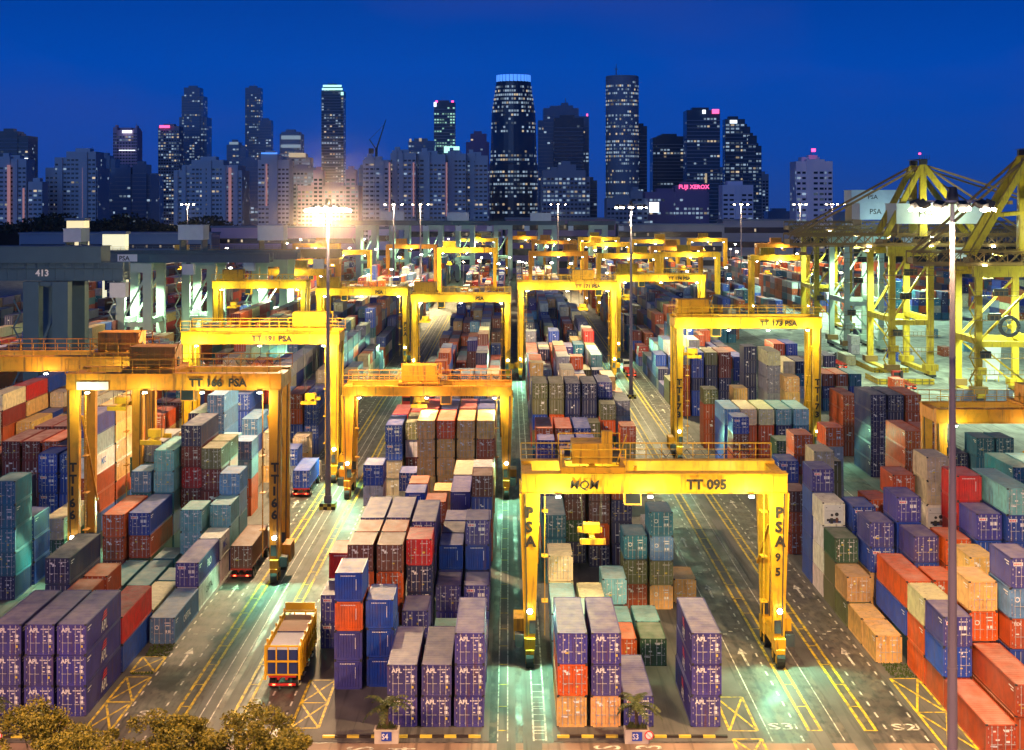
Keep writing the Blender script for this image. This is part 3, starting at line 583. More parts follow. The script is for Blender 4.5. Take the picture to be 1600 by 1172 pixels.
# ------------------------------------------------------------------ rubber tyred gantry cranes
def rtg(i, spec):
    x0, x1, D, hb, txt, ltxt, tf, paint, det = spec
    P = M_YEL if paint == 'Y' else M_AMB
    px = VX + x0 * F / D
    lab = {0: 'yellow gantry crane numbered TT 095 straddling the lane S3 stacks', 1: 'amber gantry crane lettered TT 166 PSA over the lane S5 stacks', 2: 'amber gantry crane beyond TT 166, cut off by the picture edge',
           3: 'yellow gantry crane lettered TT 191 PSA with yellow trolley house', 4: 'amber gantry crane with tall legs straddling the tan lane S4 stacks', 5: 'yellow gantry crane lettered PSA straddling cream stacks beyond TT 191',
           6: 'yellow gantry crane lettered PSA at the far end of lane S4', 7: 'bright yellow gantry crane lettered TT 171 over white-topped stacks', 8: 'yellow gantry crane lettered TT 174, just beyond crane TT 173',
           9: 'yellow gantry crane lettered TT 173 with orange trolley house', 10: 'amber gantry crane behind the thick lamp mast, cut by picture edge', 11: 'yellow gantry crane beyond TT 191 beside the pale green quay legs'}.get(i)
    if lab is None: lab = 'small distant ' + ('yellow' if paint == 'Y' else 'amber') + ' gantry crane, ' + ORD[i - 11] + ' nearest of the far ones under the skyline'
    root = empty('gantry_crane', ((x0 + x1) / 2, D, 0), lab, 'gantry crane', 'rubber tyred gantry cranes over the stacks')
    w = (x1 - x0) / 2; wb = 7.2; gh = 1.35 if i == 4 else 1.85; zt = hb + gh
    for y in (0, wb):                                                                  # two girders
        m = MB(); m.box(-w, w, y - .6, y + .6, hb, zt, P)
        for k in range(9 if det else 0): x = -w + 2 * w * (k + .5) / 9; m.box(x - .05, x + .05, y - .64, y - .601, hb + .05, zt - .05, P)
        m.box(-w + .05, w - .05, y - .66, y - .601, hb + .002, hb + .10, P)
        m.box(-w, w, y - .68, y + .68, zt + .002, zt + .07, P); None
        if y == 0 and txt:
            sz = 1.25; wd = max(v[0] for v in textdata(txt, .02)[0]) * sz
            m.text(txt, sz, ((w * .36 - wd * .4) if det == 2 or i > 4 else -wd * .2, y - .76, hb + .45), (1, 0, 0), (0, 0, 1), M_BLK, .045)
            if i == 0: m.text('MQM', 1.15, (-w + 4.4, y - .76, hb + .45), (1, 0, 0), (.15, 0, 1), M_BLK, .015)
            if i == 1: m.box(-w + 1.2, -w + 4.8, y - .72, y - .64, hb + .05, hb + .95, M_WHITE)
        m.build('girder', root)
    for sx in (-1, 1):                                                                 # end ties, legs, sills, bogies
        m = MB(); m.box(sx * (w - .5) - .5, sx * (w - .5) + .5, .601, wb - .601, hb + .1, zt - .2, P); m.build('end_tie', root)
        for y in (0, wb):
            m = MB(); xo = sx * (w - 1.05)
            ya, yb = y - .45, y + .45
            tw, bw_ = (.95, .5) if i in (0, 4) else (.68, .62)
            xt0, xt1 = xo - tw + sx * .3, xo + tw + sx * .3; xb0, xb1 = xo - bw_ + sx * .3, xo + bw_ + sx * .3
            n = len(m.v); zl = 2.7
            m.v += [(xb0, ya, zl), (xb1, ya, zl), (xb1, yb, zl), (xb0, yb, zl), (xt0, ya - .1, hb - .002), (xt1, ya - .1, hb - .002), (xt1, yb + .1, hb - .002), (xt0, yb + .1, hb - .002)]
            for q4 in ((0, 1, 5, 4), (1, 2, 6, 5), (2, 3, 7, 6), (3, 0, 4, 7), (4, 5, 6, 7), (3, 2, 1, 0)): m.face(tuple(n + k for k in q4), P)
            if y == 0 and ltxt:
                tt = ltxt + ('95' if i == 0 and sx > 0 else '')
                zc = hb - 2.2 if i == 0 else hb * .58
                for k, chh in enumerate(tt):
                    small = i == 0 and k > 2; sz = 1.0 if small else 1.35
                    m.text(chh, sz, (xo - .38 + sx * .3, ya - .22 + (.02 if i == 0 else .05), zc - k * 1.35), (1, 0, 0), (0, 0, 1), M_BLK, .045)
            for k in range(5): z = 3.4 + k * (hb - 4) / 5; m.box(xo + sx * .3 - .70, xo + sx * .3 + .70, ya - .06, ya - .002, z, z + .07, P) if i not in (0, 4) else None
            if det:
                m.bar((xo + sx * .55, ya - .16, 2.9), (xo + sx * .75, ya - .20, hb), .09, .09, M_DARK); m.box(xo + sx * .1 - .25, xo + sx * .1 + .35, ya - .25, ya - .05, 3.1, 4.3, M_DARK)
            m.build('leg', root)
            m = MB()                                                                   # bogie with wheels
            xc = xo + sx * .3
            m.box(xc - .4, xc + .4, y - 1.5, y + 1.5, 1.2, 1.75, P); bo = m.build('bogie', root)
            for yy in (-1.0, 1.0):
                wh = MB(); wh.cyl((xc - .36, y + yy, .78), (xc + .36, y + yy, .78), .78, M_TYRE, k=18); wh.cyl((xc - .40, y + yy, .78), (xc + .40, y + yy, .78), .38, P, k=10); wh.build('wheel', bo)
        m = MB(); xc = sx * (w - 1.05) + sx * .3; m.box(xc - .5, xc + .5, -1.2, wb + 1.2, 1.75, 2.7, P)
        if det: m.box(xc + sx * .55, xc + sx * 1.5, 1.6, 5.0, 1.9, 3.9, P); m.box(xc + sx * .55, xc + sx * 1.4, -.8, .6, 1.9, 3.0, M_DARK)
        m.build('sill_beam', root)
        if det:
            m = MB(); xl = sx * (w - 1.05) - sx * 1.1                                  # ladder and conduit on the inner face
            for yy in (-.5, -.1): m.bar((xl, yy, 2.9), (xl, yy, hb), .05, .05, P)
            for k in range(int((hb - 3) / .45)): m.bar((xl, -.5, 3 + k * .45), (xl, -.1, 3 + k * .45), .04, .04, P)
            for k in range(3): m.box(xl - .3, xl + .3, -.8, .6, 6 + k * 4.2, 6.06 + k * 4.2, P)
            m.build('ladder', root)
            m = MB()
            m.bar((sx * (w - 1.6), .2, hb - 3), (sx * (w - 1.6), wb - .2, 8), .22, .22, P); m.build('brace', root)
    if det:
        m = MB()                                                                       # walkway and handrail behind the rear girder
        m.box(-w, w, wb + .7, wb + 1.6, zt - .3, zt - .24, P)
        for yy in (wb + 1.58, -.98):
            zz = zt - .24 if yy > 0 else zt
            if yy < 0: m.box(-w, w, -1.02, -.70, zt + .002, zt + .05, P)
            if yy < 0 and i == 0: continue
            nn = 16
            for k in range(nn + 1): xx = -w + 2 * w * k / nn; m.bar((xx, yy, zz), (xx, yy, zz + 1.7), .07, .07, P)
            for hh in (.55, 1.1, 1.7): m.bar((-w, yy, zz + hh), (w, yy, zz + hh), .05 if hh < 1.6 else .10, .05 if hh < 1.6 else .10, P)
        m.build('walkway_railing', root)
        m = MB()                                                                       # festoon cable loops
        for k in range(7):
            xa = w * .1 + k * w * .11; m.bar((xa, wb + 1.2, zt + .9), (xa + w * .055, wb + 1.2, zt + .1), .06, .06, M_DARK); m.bar((xa + w * .055, wb + 1.2, zt + .1), (xa + w * .11, wb + 1.2, zt + .9), .06, .06, M_DARK)
        m.build('festoon_cable', root)
    # trolley
    tx = -w + 2 * w * tf; tx = min(max(tx, -w + 3.4), w - 3.4)
    tr = MB(); tr.box(tx - 3.0, tx + 3.0, -.5, .3, zt + .07, zt + .55, P); tr.box(tx - 3.0, tx + 3.0, wb - .3, wb + .5, zt + .07, zt + .55, P)
    for x in (-2.8, 0, 2.8): tr.box(tx + x - .25, tx + x + .25, .3, wb - .3, zt + .1, zt + .5, P)
    tro = tr.build('trolley', root)
    m = MB(); hs = (1.9, 1.9) if i in (0,) else (2.6, 2.3)
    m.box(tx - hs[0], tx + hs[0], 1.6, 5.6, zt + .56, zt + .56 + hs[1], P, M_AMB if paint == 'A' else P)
    for k in range(int(hs[0] * 3)): m.box(tx - hs[0] + .15 + k * .66, tx - hs[0] + .2 + k * .66, 1.56, 1.599, zt + .7, zt + .4 + hs[1], P)
    if i == 0: m.box(tx + .9, tx + 1.9, 1.7, 2.6, zt + .56 + hs[1] + .002, zt + 3.6, M_YEL)
    m.build('machinery_house', tro)
    if det:
        m = MB(); m.cyl((tx - 2.6, 3.4, zt + 1.2), (tx - 2.0, 3.4, zt + 1.2), .55, M_DARK, k=12); m.cyl((tx + 2.0, 3.4, zt + 1.0), (tx + 2.7, 3.4, zt + 1.0), .6, M_DARK, k=12)
        for x in (-3, 3): m.bar((tx + x, -.4, zt + .5), (tx + x, -.4, zt + 2.2), .09, .09, P); m.bar((tx + x, wb + .4, zt + .5), (tx + x, wb + .4, zt + 2.6), .09, .09, P)
        m.bar((tx - 3, -.4, zt + 1.5), (tx + 3, -.4, zt + 1.5), .06, .06, P); m.bar((tx - 3, -.4, zt + 2.2), (tx + 3, -.4, zt + 2.2), .06, .06, P)
        m.bar((tx - 3, wb + .4, zt + 2.6), (tx + 3, wb + .4, zt + 2.6), .08, .08, P); m.bar((tx + 2.2, 1, zt + .5), (tx + 3.2, 1, zt + 3.4), .12, .12, P)
        m.build('hoist_gear', tro)
    cb = MB(); cb.box(tx + 3.1, tx + 4.7, 2.2, 4.4, hb - 1.6, hb + .6, P); cb.box(tx + 3.2, tx + 4.6, 2.17, 2.199, hb - 1.45, hb - .2, M_GLASS); cb.box(tx + 4.0, tx + 4.3, 2.9, 3.3, hb + .601, zt + .1, P)
    cb.build('operator_cabin', tro)
    sp = MB(); zs = {0: 11.2, 1: 15.6, 3: 12.0, 4: 14.0, 5: 9}.get(i, hb - 5); zs = min(zs, hb - 1.8)
    sp.box(tx - .25, tx + .25, 1.0, 6.2, zs, zs + .5, M_YEL); sp.box(tx - 1.2, tx + 1.2, .6, 1.0, zs - .1, zs + .4, M_YEL); sp.box(tx - 1.2, tx + 1.2, 6.2, 6.6, zs - .1, zs + .4, M_YEL); sp.box(tx - .8, tx + .8, 2.9, 4.3, zs + .501, zs + 1.3, M_YEL)
    for x in (-.8, .8):
        for y in (2.6, 4.6): sp.bar((tx + x, y, zs + .5), (tx + x * 1.4, y, zt + .1), .05, .05, M_DARK)
    sp.build('spreader', tro)
    # lamps
    nb = 4 if det == 2 else 3
    k1 = 1.0 if D < 300 else 1.0 if D < 500 else 4.0
    xs = [-w * .80 + 1.6 * w * k / (nb - 1) for k in range(nb)]
    if i == 0: xs = [PX(872, D) - (x0 + x1) / 2, PX(1015, D) - (x0 + x1) / 2, PX(1172, D) - (x0 + x1) / 2, PX(910, D) - (x0 + x1) / 2]
    for k, x in enumerate(xs):
        y = -.75 if k < 3 or i else wb - .9
        m = MB(); m.box(x - .28, x + .28, y - .12, y + .12, hb - .22, hb - .04, M_DARK); fl = m.build('floodlight', root)
        m = MB(); r_ = .17 if D < 300 else .24; m.box(x - r_ * 1.3, x + r_ * 1.3, y - .17, y + .10, hb - .34, hb - .221, M_LAMP); m.build('lamp_lens', fl)
        if det or (k == 1 and D > 500) or (k % 2 == 0 and D < 500): light(root, (x, y - 1.5, hb - 1.2), BEAMW * k1 * (.42 if paint == 'A' else 1), (1, .84, .40) if k % 2 else LAMPG, .25)
    for sx in (-1, 1):
        x = sx * (w - .75); zl = 5.2; y = -.75
        m = MB(); m.box(x - .2, x + .2, y - .1, y + .3, zl - .2, zl + .2, M_DARK); fl = m.build('floodlight', root)
        m = MB(); m.cyl((x, y - .11, zl), (x, y - .2, zl), .24, M_LAMP, k=12); m.build('lamp_lens', fl)
        if det: light(root, (x, y - .35, zl), LEGW * k1, (.36, 1.0, .60), .2, 140, -48)
    return root
for i, sp_ in enumerate(CR): rtg(i, sp_)

# ------------------------------------------------------------------ high masts
def mast(x, D, h, label, r0=.42, floods=10, power=None, col=SODIUM, base=True, lens=1.0, arm=2.5):
    root = empty('lamp_mast', (x, D, 0), label, 'lamp mast', 'tall floodlight masts of the container yard')
    m = MB(); z = 0
    for k in range(4):
        ra = r0 * (1 - .16 * k); rb = r0 * (1 - .16 * (k + 1)); m.cyl((0, 0, z), (0, 0, z + h / 4), ra, M_GAL, rb, 14); m.cyl((0, 0, z + h / 4 - .12), (0, 0, z + h / 4 + .02), rb * 1.12, M_GAL, k=14); z += h / 4
    m.build('pole', root, smooth=False)
    m = MB(); k = 16
    for i in range(k):
        a, b = 2 * math.pi * i / k, 2 * math.pi * (i + 1) / k
        for rr in (arm * .55, arm * .8): m.bar((rr * math.cos(a), rr * math.sin(a), h), (rr * math.cos(b), rr * math.sin(b), h), .14, .14, M_GAL)
        m.bar((arm * .8 * math.cos(a), arm * .8 * math.sin(a), h), (arm * .8 * math.cos(b), arm * .8 * math.sin(b), h), .1, .1, M_GAL)
        if i % 4 == 0: m.bar((.1, 0, h), (arm * .8 * math.cos(a), arm * .8 * math.sin(a), h), .12, .12, M_GAL)
    m.cyl((0, 0, h - .2), (0, 0, h + 1.0), .5, M_DARK, .3, 12); m.build('lamp_ring', root)
    for i in range(floods):
        a = 2 * math.pi * (i + .5) / floods; c, s = math.cos(a) * arm, math.sin(a) * arm; c2, s2 = math.cos(a), math.sin(a)
        m = MB(); m.bar((c - c2 * .35, s - s2 * .35, h - .1), (c + c2 * .3, s + s2 * .3, h - .35), .62, .32, M_DARK); fl = m.build('floodlight', root)
        m = MB(); m.bar((c + c2 * .1, s + s2 * .1, h - .42 - .1 * lens), (c + c2 * .42 * lens, s + s2 * .42 * lens, h - .52 - .1 * lens), .56 * lens, .16 * lens, M_LAMPW); m.build('lamp_lens', fl)
    if base:
        m = MB(); m.box(-1.1, 1.1, -1.1, 1.1, .02, .9, M_BLK)
        for sx_, f in ((0, -1.103), ):
            for a in range(4):
                for b in range(2):
                    if (a + b) % 2 == 0: m.box(-1.1 + a * .55, -.55 + a * .55, -1.115, -1.101, .05 + b * .43, .48 + b * .43, M_YMARK)
        for a in range(4):
            for b in range(2):
                if (a + b) % 2: m.box(1.101, 1.115, -1.1 + a * .55, -.55 + a * .55, .05 + b * .43, .48 + b * .43, M_YMARK); m.box(-1.115, -1.101, -1.1 + a * .55, -.55 + a * .55, .05 + b * .43, .48 + b * .43, M_YMARK)
        m.box(-.5, .5, -.5, .5, .901, 1.9, M_GAL); m.build('plinth', root)
    if power is not None and power > 0: light(root, (0, 0, h - 1.4), power, col, .9, 0 if lens > 1.5 else 158)
    return root
mast(PX(1488, 112), 112, 43.2, 'nearest and thickest floodlight mast, its base below the picture edge', .40, 10, MASTW * .9, SODIUM)
mast(PX(512.5, 227.6), 227.6, 42.8, 'floodlight mast with glaring head on checkered plinth beside lane S4', .42, 12, MASTW * 1.2, (1, .66, .34), arm=2.4, lens=2.0)
mast(PX(986, 357), 357, 42.8, 'slender dark floodlight mast with checkered plinth beyond crane TT 095', .45, 10, MASTW * 1.2, WARM, arm=3.2)
mast(-36, 74, 43, 'floodlight mast standing out of view beside the lane S5 block', .4, 10, MASTW * 1.5, (1, .50, .25))
mast(34, 70, 43, 'floodlight mast standing out of view behind the thick mast', .4, 10, MASTW * .95, (1, .50, .25))
mast(-150, 380, 43, 'unseen floodlight mast added beyond the slate crane to brighten its stacks', .4, 10, MASTW * 1.6, SODIUM)  # extra mast outside the frame, added to light the dim left stacks
mast(140, 335, 43, 'unseen floodlight mast added on the right quay to brighten the apron', .4, 10, MASTW * 1.6, (.75, 1, .66))  # extra greenish mast outside the frame, added to brighten the apron
for k, (px, D) in enumerate(((615, 640), (657, 700), (872, 760), (1158, 820), (1250, 900), (1300, 980), (293, 900), (1333, 620))):
    mast(PX(px, D), D, 43.4 + (320 - 320) * .3, 'far floodlight mast, ' + ['left one of the pair before the white slab flats', 'right one of the pair before the white slab flats', 'in front of the low office with bright floor bands', 'before the pale flats beside the stepped tower',
         'against the left edge of the white tower', 'against the right edge of the white tower', 'before the pale slab flats with orange stairwell', 'with greenish light beside the quay cranes'][k], .55, 6, MASTW * 2.4, WARM if k < 7 else (.6, 1, .7), base=False, arm=3.6)

# ------------------------------------------------------------------ quay cranes
def quay(X, D, label, P, hg=30, ga=11, wd=16, xa=-30, xb=45, apex=0, house=None, legw=1.7, txt='', plate='', lampn=2, bh=2.4, legP=None, truss=False, under=0, lc=(.70, 1.0, .62)):
    root = empty('quay_crane', (X, D, 0), label, 'quay crane', 'ship to shore cranes along the quays'); legP = legP or P
    for x in (0, ga):
        for y in (0, wd):
            m = MB(); m.box(x - legw / 2, x + legw / 2, y - legw / 2, y + legw / 2, 1.8, hg - .003, legP); m.build('leg', root)
        m = MB(); m.box(x - .8, x + .8, -2.5, wd + 2.5, .9, 1.8, legP)
        for y in (-1.6, 1.6, wd - 1.6, wd + 1.6): m.cyl((x - .3, y, .5), (x + .3, y, .5), .5, M_DARK, k=10); m.box(x - .9, x + .9, y - .9, y + .9, .4, .899, M_DARK)
        m.build('bogie_beam', root)
        m = MB(); m.box(x - .7, x + .7, legw / 2, wd - legw / 2, hg * .42, hg * .42 + 1.4, legP); m.build('portal_beam', root)
    for y in (0, wd):
        m = MB(); m.bar((0, y - legw * .2, hg * .44), (ga, y - legw * .2, hg * .9), .5, .5, legP); m.build('brace', root)
        m = MB(); m.box(legw / 2, ga - legw / 2, y - .55, y + .55, hg * .40, hg * .40 + 1.3, legP); m.build('portal_beam', root)
    m = MB(); g0, g1 = wd * .3, wd * .7
    for y in (g0, g1):
        if truss:
            for z in (hg, hg + 2.6): m.bar((xa, y, z + .3), (xb, y, z + .3), .5, .5, P)
            n = int((xb - xa) / 2.6)
            for k in range(n): x = xa + k * (xb - xa) / n; x2 = xa + (k + 1) * (xb - xa) / n; m.bar((x, y, hg + .3), (x2, y, hg + 2.9) if k % 2 else (x, y, hg + 2.9), .22, .22, P); m.bar((x, y, hg + 2.9 if k % 2 else hg + .3), (x2, y, hg + .3 if k % 2 else hg + 2.9), .2, .2, P)
        else: m.box(xa, xb, y - .6, y + .6, hg, hg + bh, P)
        if not truss:
            for k in range(int((xb - xa) / 1.8)): m.box(xa + k * 1.8, xa + k * 1.8 + .12, y - .68, y - .602, hg + .05, hg + bh - .05, P)
    if txt: m.text(txt, 1.7, (-.4, g0 - .72, hg + .9), (1, 0, 0), (0, 0, 1), M_WHITE, .03)
    for x in (xa + .5, 0, ga, xb - .5): m.box(x - .4, x + .4, g0 + .601, g1 - .601, hg + .3, hg + 1.6, P)
    if plate: m.box(ga * .1 - 2.6, ga * .1 + 2.6, g0 - .75, g0 - .65, hg + .3, hg + 2.2, M_WHITE); m.text(plate, 1.7, (ga * .1 - 2.2, g0 - .78, hg + .6), (1, 0, 0), (0, 0, 1), M_BLK, .02)
    m.build('boom', root)
    for y in (0, wd):
        m = MB(); m.box(-1.2, ga + 1.2, y - .9, y + .9, hg - (2.4 if not txt else .8), hg - .006, P if txt else legP); m.build('portal_girder', root)
    if truss or apex:                                                                  # service platforms, pipes and hangers under the boom
        rq = random.Random(int(X)); m = MB()
        for k in range(int((xb - xa) / 3)):
            x = xa + k * 3 + rq.uniform(0, 1); z = hg - rq.uniform(.6, 3.2); m.bar((x, g0, hg), (x, g0, z), .12, .12, P)
            if rq.random() < .6: m.bar((x, g0, z), (x + rq.uniform(2, 4), g0, z + rq.uniform(-.5, .5)), .14, .14, P)
            if rq.random() < .35: m.box(x - .8, x + .8, g0 - .8, g0 + .8, z - .5, z + .3, P)
            m.bar((x, g0 - 1, hg + 2.4), (x + 1.4, g0 - 1, hg + 3.4 + rq.random()), .1, .1, P)
        m.box(xa, xb, g0 - .1, g0 + .1, hg - .25, hg - .02, P); m.build('service_platform', root)
    m = MB()
    for k in range(int((xb - xa) / 2.2)):
        x = xa + k * 2.2; m.bar((x, g0 - .9, hg + 2.4), (x, g0 - .9, hg + 3.5), .08, .08, P)
    for hh in (3.0, 3.5): m.bar((xa, g0 - .9, hg + hh), (xb, g0 - .9, hg + hh), .08, .08, P)
    m.box(xa, xb, g0 - 1.1, g0 - .62, hg + 2.3, hg + 2.36, P); m.build('railing', root)
    if apex:
        m = MB(); ax = ga + 1
        for y in (g0, g1):
            m.bar((ga, y, hg + 2.4), (ax - 1, y, apex), 2.0, 1.8, legP, 1.4, 1.4); m.bar((0, y, hg + 2.4), (ax - 1.4, y, apex - .5), 1.4, 1.3, legP); m.bar((ga + 14, y, hg + 2.4), (ax - .6, y, apex - .5), 1.3, 1.2, legP); m.bar((ga * .4, y, hg + (apex - hg) * .45), (ga + 7, y, hg + (apex - hg) * .5), .8, .8, legP); m.box(ax - 1.8, ax, y - .8, y + .8, apex, apex + 1.2, M_DARK)
        m.box(ax - 1.4, ax - .4, g0, g1, apex - 1.6, apex - .6, P); m.box(-.4 + ax * .6, ax * .6 + .6, g0, g1, hg + (apex - hg) * .55, hg + (apex - hg) * .55 + .8, P)
        m.box(ax - 2.2, ax + .6, g0 - 1, g1 + 1, apex + 1.3, apex + 1.4, M_DARK)
        for k in range(5): m.bar((ax - 2 + k * .6, g0 - 1, apex + 1.4), (ax - 2 + k * .6, g0 - 1, apex + 2.4), .08, .08, M_DARK)
        m.build('apex_frame', root); light(root, (ga + 3, g0 - 5, hg + 8), 5e3, (.85, 1.0, .45), .4)
        m = MB()
        for y in (g0, g1): m.bar((ax - 1, y, apex), (xa + 1, y, hg + 2.6), .55, .55, M_QBR); m.bar((ax - 1, y, apex), (xb - 4, y, hg + 2.6), .45, .45, M_QBR); m.bar((ax - 1, y, apex), (ga + (xb - ga) * .45, y, hg + 2.6), .45, .45, M_QBR)
        m.build('stay', root)
        m = MB(); m.cyl((ax - 2, g0 - 1, apex + 2.5), (ax - 2, g0 - 1, apex + 2.9), .3, M_REDL, k=8); m.build('beacon', root)
    if house:
        hx, hw, hh, t, wz, M_ = house; m = MB(); m.box(hx, hx + hw, g0 - 1.2, g1 + 1.2, hg + 2.45 + wz, hg + 2.45 + wz + hh, M_)
        m.box(hx - .2, hx + hw + .2, g0 - 1.4, g1 + 1.4, hg + 2.45 + wz + hh + .002, hg + 2.6 + wz + hh, M_)
        for x in (hx + .5, hx + hw - .5): m.box(x - .2, x + .2, g0 - .8, g1 + .8, hg + 2.41, hg + 2.448 + wz, P)
        if t: m.text(t, hh * .46, (hx + hw * .25, g0 - 1.23, hg + 2.45 + wz + hh * .35), (1, 0, 0), (0, 0, 1), M_BLK, .01)
        m.build('machinery_house', root)
        if t: light(root, (hx + hw * .5, g0 - 11, hg + 4.5), 2.2e3, (.60, 1.0, .95), .5)
    cb = MB(); cb.box(ga + 8, ga + 11, g0 - .2, g0 + 2.4, hg - 3.2, hg - .4, M_CABW); cb.box(ga + 7.9, ga + 7.98, g0, g0 + 2.2, hg - 2.6, hg - 1.2, M_GLASS); cb.box(ga + 9, ga + 10, g0 + .2, g0 + 1, hg - .399, hg - .01, P); cb.build('operator_cabin', root)
    m = MB()                                                                            # stair tower on the near leg
    for k in range(int((hg - 4) / 2.6)):
        z = 2 + k * 2.6; s = k % 2; m.bar((-legw / 2 - 1.6 if s else -legw / 2 - .3, -legw * .5 - .5, z), (-legw / 2 - .3 if s else -legw / 2 - 1.6, -legw * .5 - .5, z + 2.6), .3, .12, legP); m.box(-legw / 2 - 2, -legw / 2 - .05, -legw * .5 - 1, -legw * .5 - .02, z - .06, z, legP)
    m.build('stair', root)
    if apex or truss:
        for lv in (.2, .32, .6, .78):                                                   # access platforms with rails round the legs
            m = MB(); z = hg * lv; m.box(-2.2, ga + 2.0, -2.3, -1.2, z, z + .12, P)
            for k in range(int(ga + 4)): m.bar((-2.2 + k, -2.3, z), (-2.2 + k, -2.3, z + 1.1), .07, .07, P)
            m.bar((-2.2, -2.3, z + 1.1), (ga + 2, -2.3, z + 1.1), .08, .08, P); m.box(-2.0 + lv * 6, -.4 + lv * 8, -2.2, -1.3, z + .121, z + 1.6, M_DARK if lv > .3 else legP); m.build('access_platform', root)
        for y in (0, wd):
            m = MB(); m.bar((0, y + .3, hg * .42), (ga, y + .3, 2), .35, .35, legP); m.build('brace', root)
            [(lambda q: (q.box(xq - 1.6, xq + 1.6, y - 1.9, y + 1.9, 1.802, 3.3, mq), q.build('drive_housing', root)))(MB()) for xq, mq in ((0, M_QBR), (ga, legP))]
    for k in range(under):
        light(root, (ga * .5, (k + .5) * wd / under - 2, hg - 6), QUAYW * .9, lc, .5, 172)
    for k in range(lampn):
        x = xa * .5 + (xb * .5 - xa * .5) * (k + .5) / lampn; m = MB(); m.box(x - .4, x + .4, g0 - .9, g0 - .62, hg - .3, hg - .01, M_LAMP); m.build('floodlight', root); light(root, (x, g0 - 1.4, hg - 1.0), QUAYW, lc, .4, 165)
    return root
quay(-88.5, 300, 'dark slate quay crane numbered 413, nearest one left of the stacks', M_QG, 28.6, 5.4, 12, -22, 16, legw=2.9, txt='413', lampn=0, bh=3.4, house=(-18, 30, 3, '', .9, M_QG))
quay(-101, 420, 'green-lit quay crane with a PSA plate behind the slate crane', M_QG, 27.6, 7, 16, -26, 38, plate='PSA', legw=2.2, legP=M_QGR, lampn=0, under=2, house=(-16, 4.6, 3.4, '', 3.0, M_CABW))
quay(-89, 445, 'green-lit quay crane second behind the slate one, pale cabin box on top', M_QG, 27.6, 7, 16, -30, 30, legw=2.2, legP=M_QGR, lampn=0, under=2, house=(-3, 7, 4, '', 3.0, M_CABW))
quay(-73, 465, 'pale green-legged quay crane beside the leftmost far gantry crane', M_QBR, 27.4, 8, 16, -20, 24, legw=2.0, legP=M_QGR, lampn=0, under=2, house=(0, 7.5, 4.2, '', 2.6, M_CABW))
for k, px in enumerate((560, 612, 665, 715, 775, 845, 925)):
    D = 820 + k * 22; X = PX(px, D)
    quay(X, D, 'small far quay crane, ' + ORD[k + 1] + ' from the left under the dark girder line', M_QG, PZ(352, D), 8, 14, -14, 14, legw=2.6, legP=M_QGR, lampn=0, under=1, house=((-6, 12, 4.5, '', 0, M_CABW) if k % 2 else None))
quay(95, 400, 'yellow quay crane with brown boom and twin bright legs', M_QBR, 32.5, 9.5, 24, -24, 70, 53, (2.6, 22, 5.0, 'PSA', 3.1, M_CABW), 1.5, lampn=3, truss=True, legP=M_QY, under=2)
quay(98.5, 470, 'yellow quay crane behind the brown boom, pale house lettered PSA', M_QBR, 33.5, 10, 22, -14, 75, 0, (5, 11.2, 4.7, 'PSA', 2.5, M_CABW), 1.5, lampn=2, legP=M_QGR, truss=True, under=2)
quay(102.5, 352, 'nearest yellow quay crane at the right edge with cable reel', M_QBR, 29.5, 13, 16, -13, 60, 54, None, 1.4, lampn=2, legP=M_QY, truss=True, under=2)
quay(103, 540, 'farthest yellow quay crane with cyan-white house above the trusses', M_QBR, 34, 11, 24, -8, 70, 0, (13, 22, 4.5, 'PSA', 6.7, M_CABW), 1.6, lampn=2, truss=True, legP=M_QY, under=2)
rl = empty('cable_reel', (PX(1577, 348), 348, PZ(510, 348)), 'dark round cable reel beside the nearest yellow quay crane', 'cable reel')
m = MB()
for k in range(20):
    a, b = 2 * math.pi * k / 20, 2 * math.pi * (k + 1) / 20; m.bar((2 * math.cos(a), 0, 2 * math.sin(a)), (2 * math.cos(b), 0, 2 * math.sin(b)), .7, .7, M_DARK)
m.build('reel_rim', rl); m = MB()
for k in range(6): a = math.pi * k / 3; m.bar((0, 0, 0), (1.8 * math.cos(a), 0, 1.8 * math.sin(a)), .12, .12, M_QY)
m.cyl((0, -.4, 0), (0, .4, 0), .5, M_QY); m.build('reel_hub', rl)
# hatch covers laid on the apron, two white boxes
for k, (xa, xb, ya, yb) in enumerate(((1325, 1423, 566, 583), (1345, 1465, 590, 601))):
    D0, D1 = DG(yb), DG(ya); X0 = PX(xa, D1) ; X1 = PX(xb, D0)
    r_ = empty('hatch_cover', ((X0 + X1) / 2, D0, 0), ['yellow-edged ship hatch cover pile farther out on the apron', 'yellow-edged ship hatch cover pile nearer the thick mast'][k], 'hatch cover', 'ship hatch covers laid on the quay')
    w_ = (X1 - X0) / 2 * .9
    for j in range(2):
        m = MB(); z = .02 + j * .75; m.box(-w_, w_, 0, (D1 - D0) * .9, z, z + .6, M_QY, M_APRON)
        for q in range(8): m.box(-w_ + .3 + q * w_ / 4, -w_ + .5 + q * w_ / 4, -.05, -.002, z, z + .6, M_DARK)
        m.build('cover_panel', r_)
for k in range(2):
    q = dict(b='b5', c=0, row=1, t=k + 1, n=2, x=PX(1337, 463), d=463, ln=6.06, ch='H'); o = place(q)
    o['label'] = ('upper' if k else 'lower') + ' of two lone white containers stacked on the open quay road'; o['group'] = 'lone white containers on the quay road'

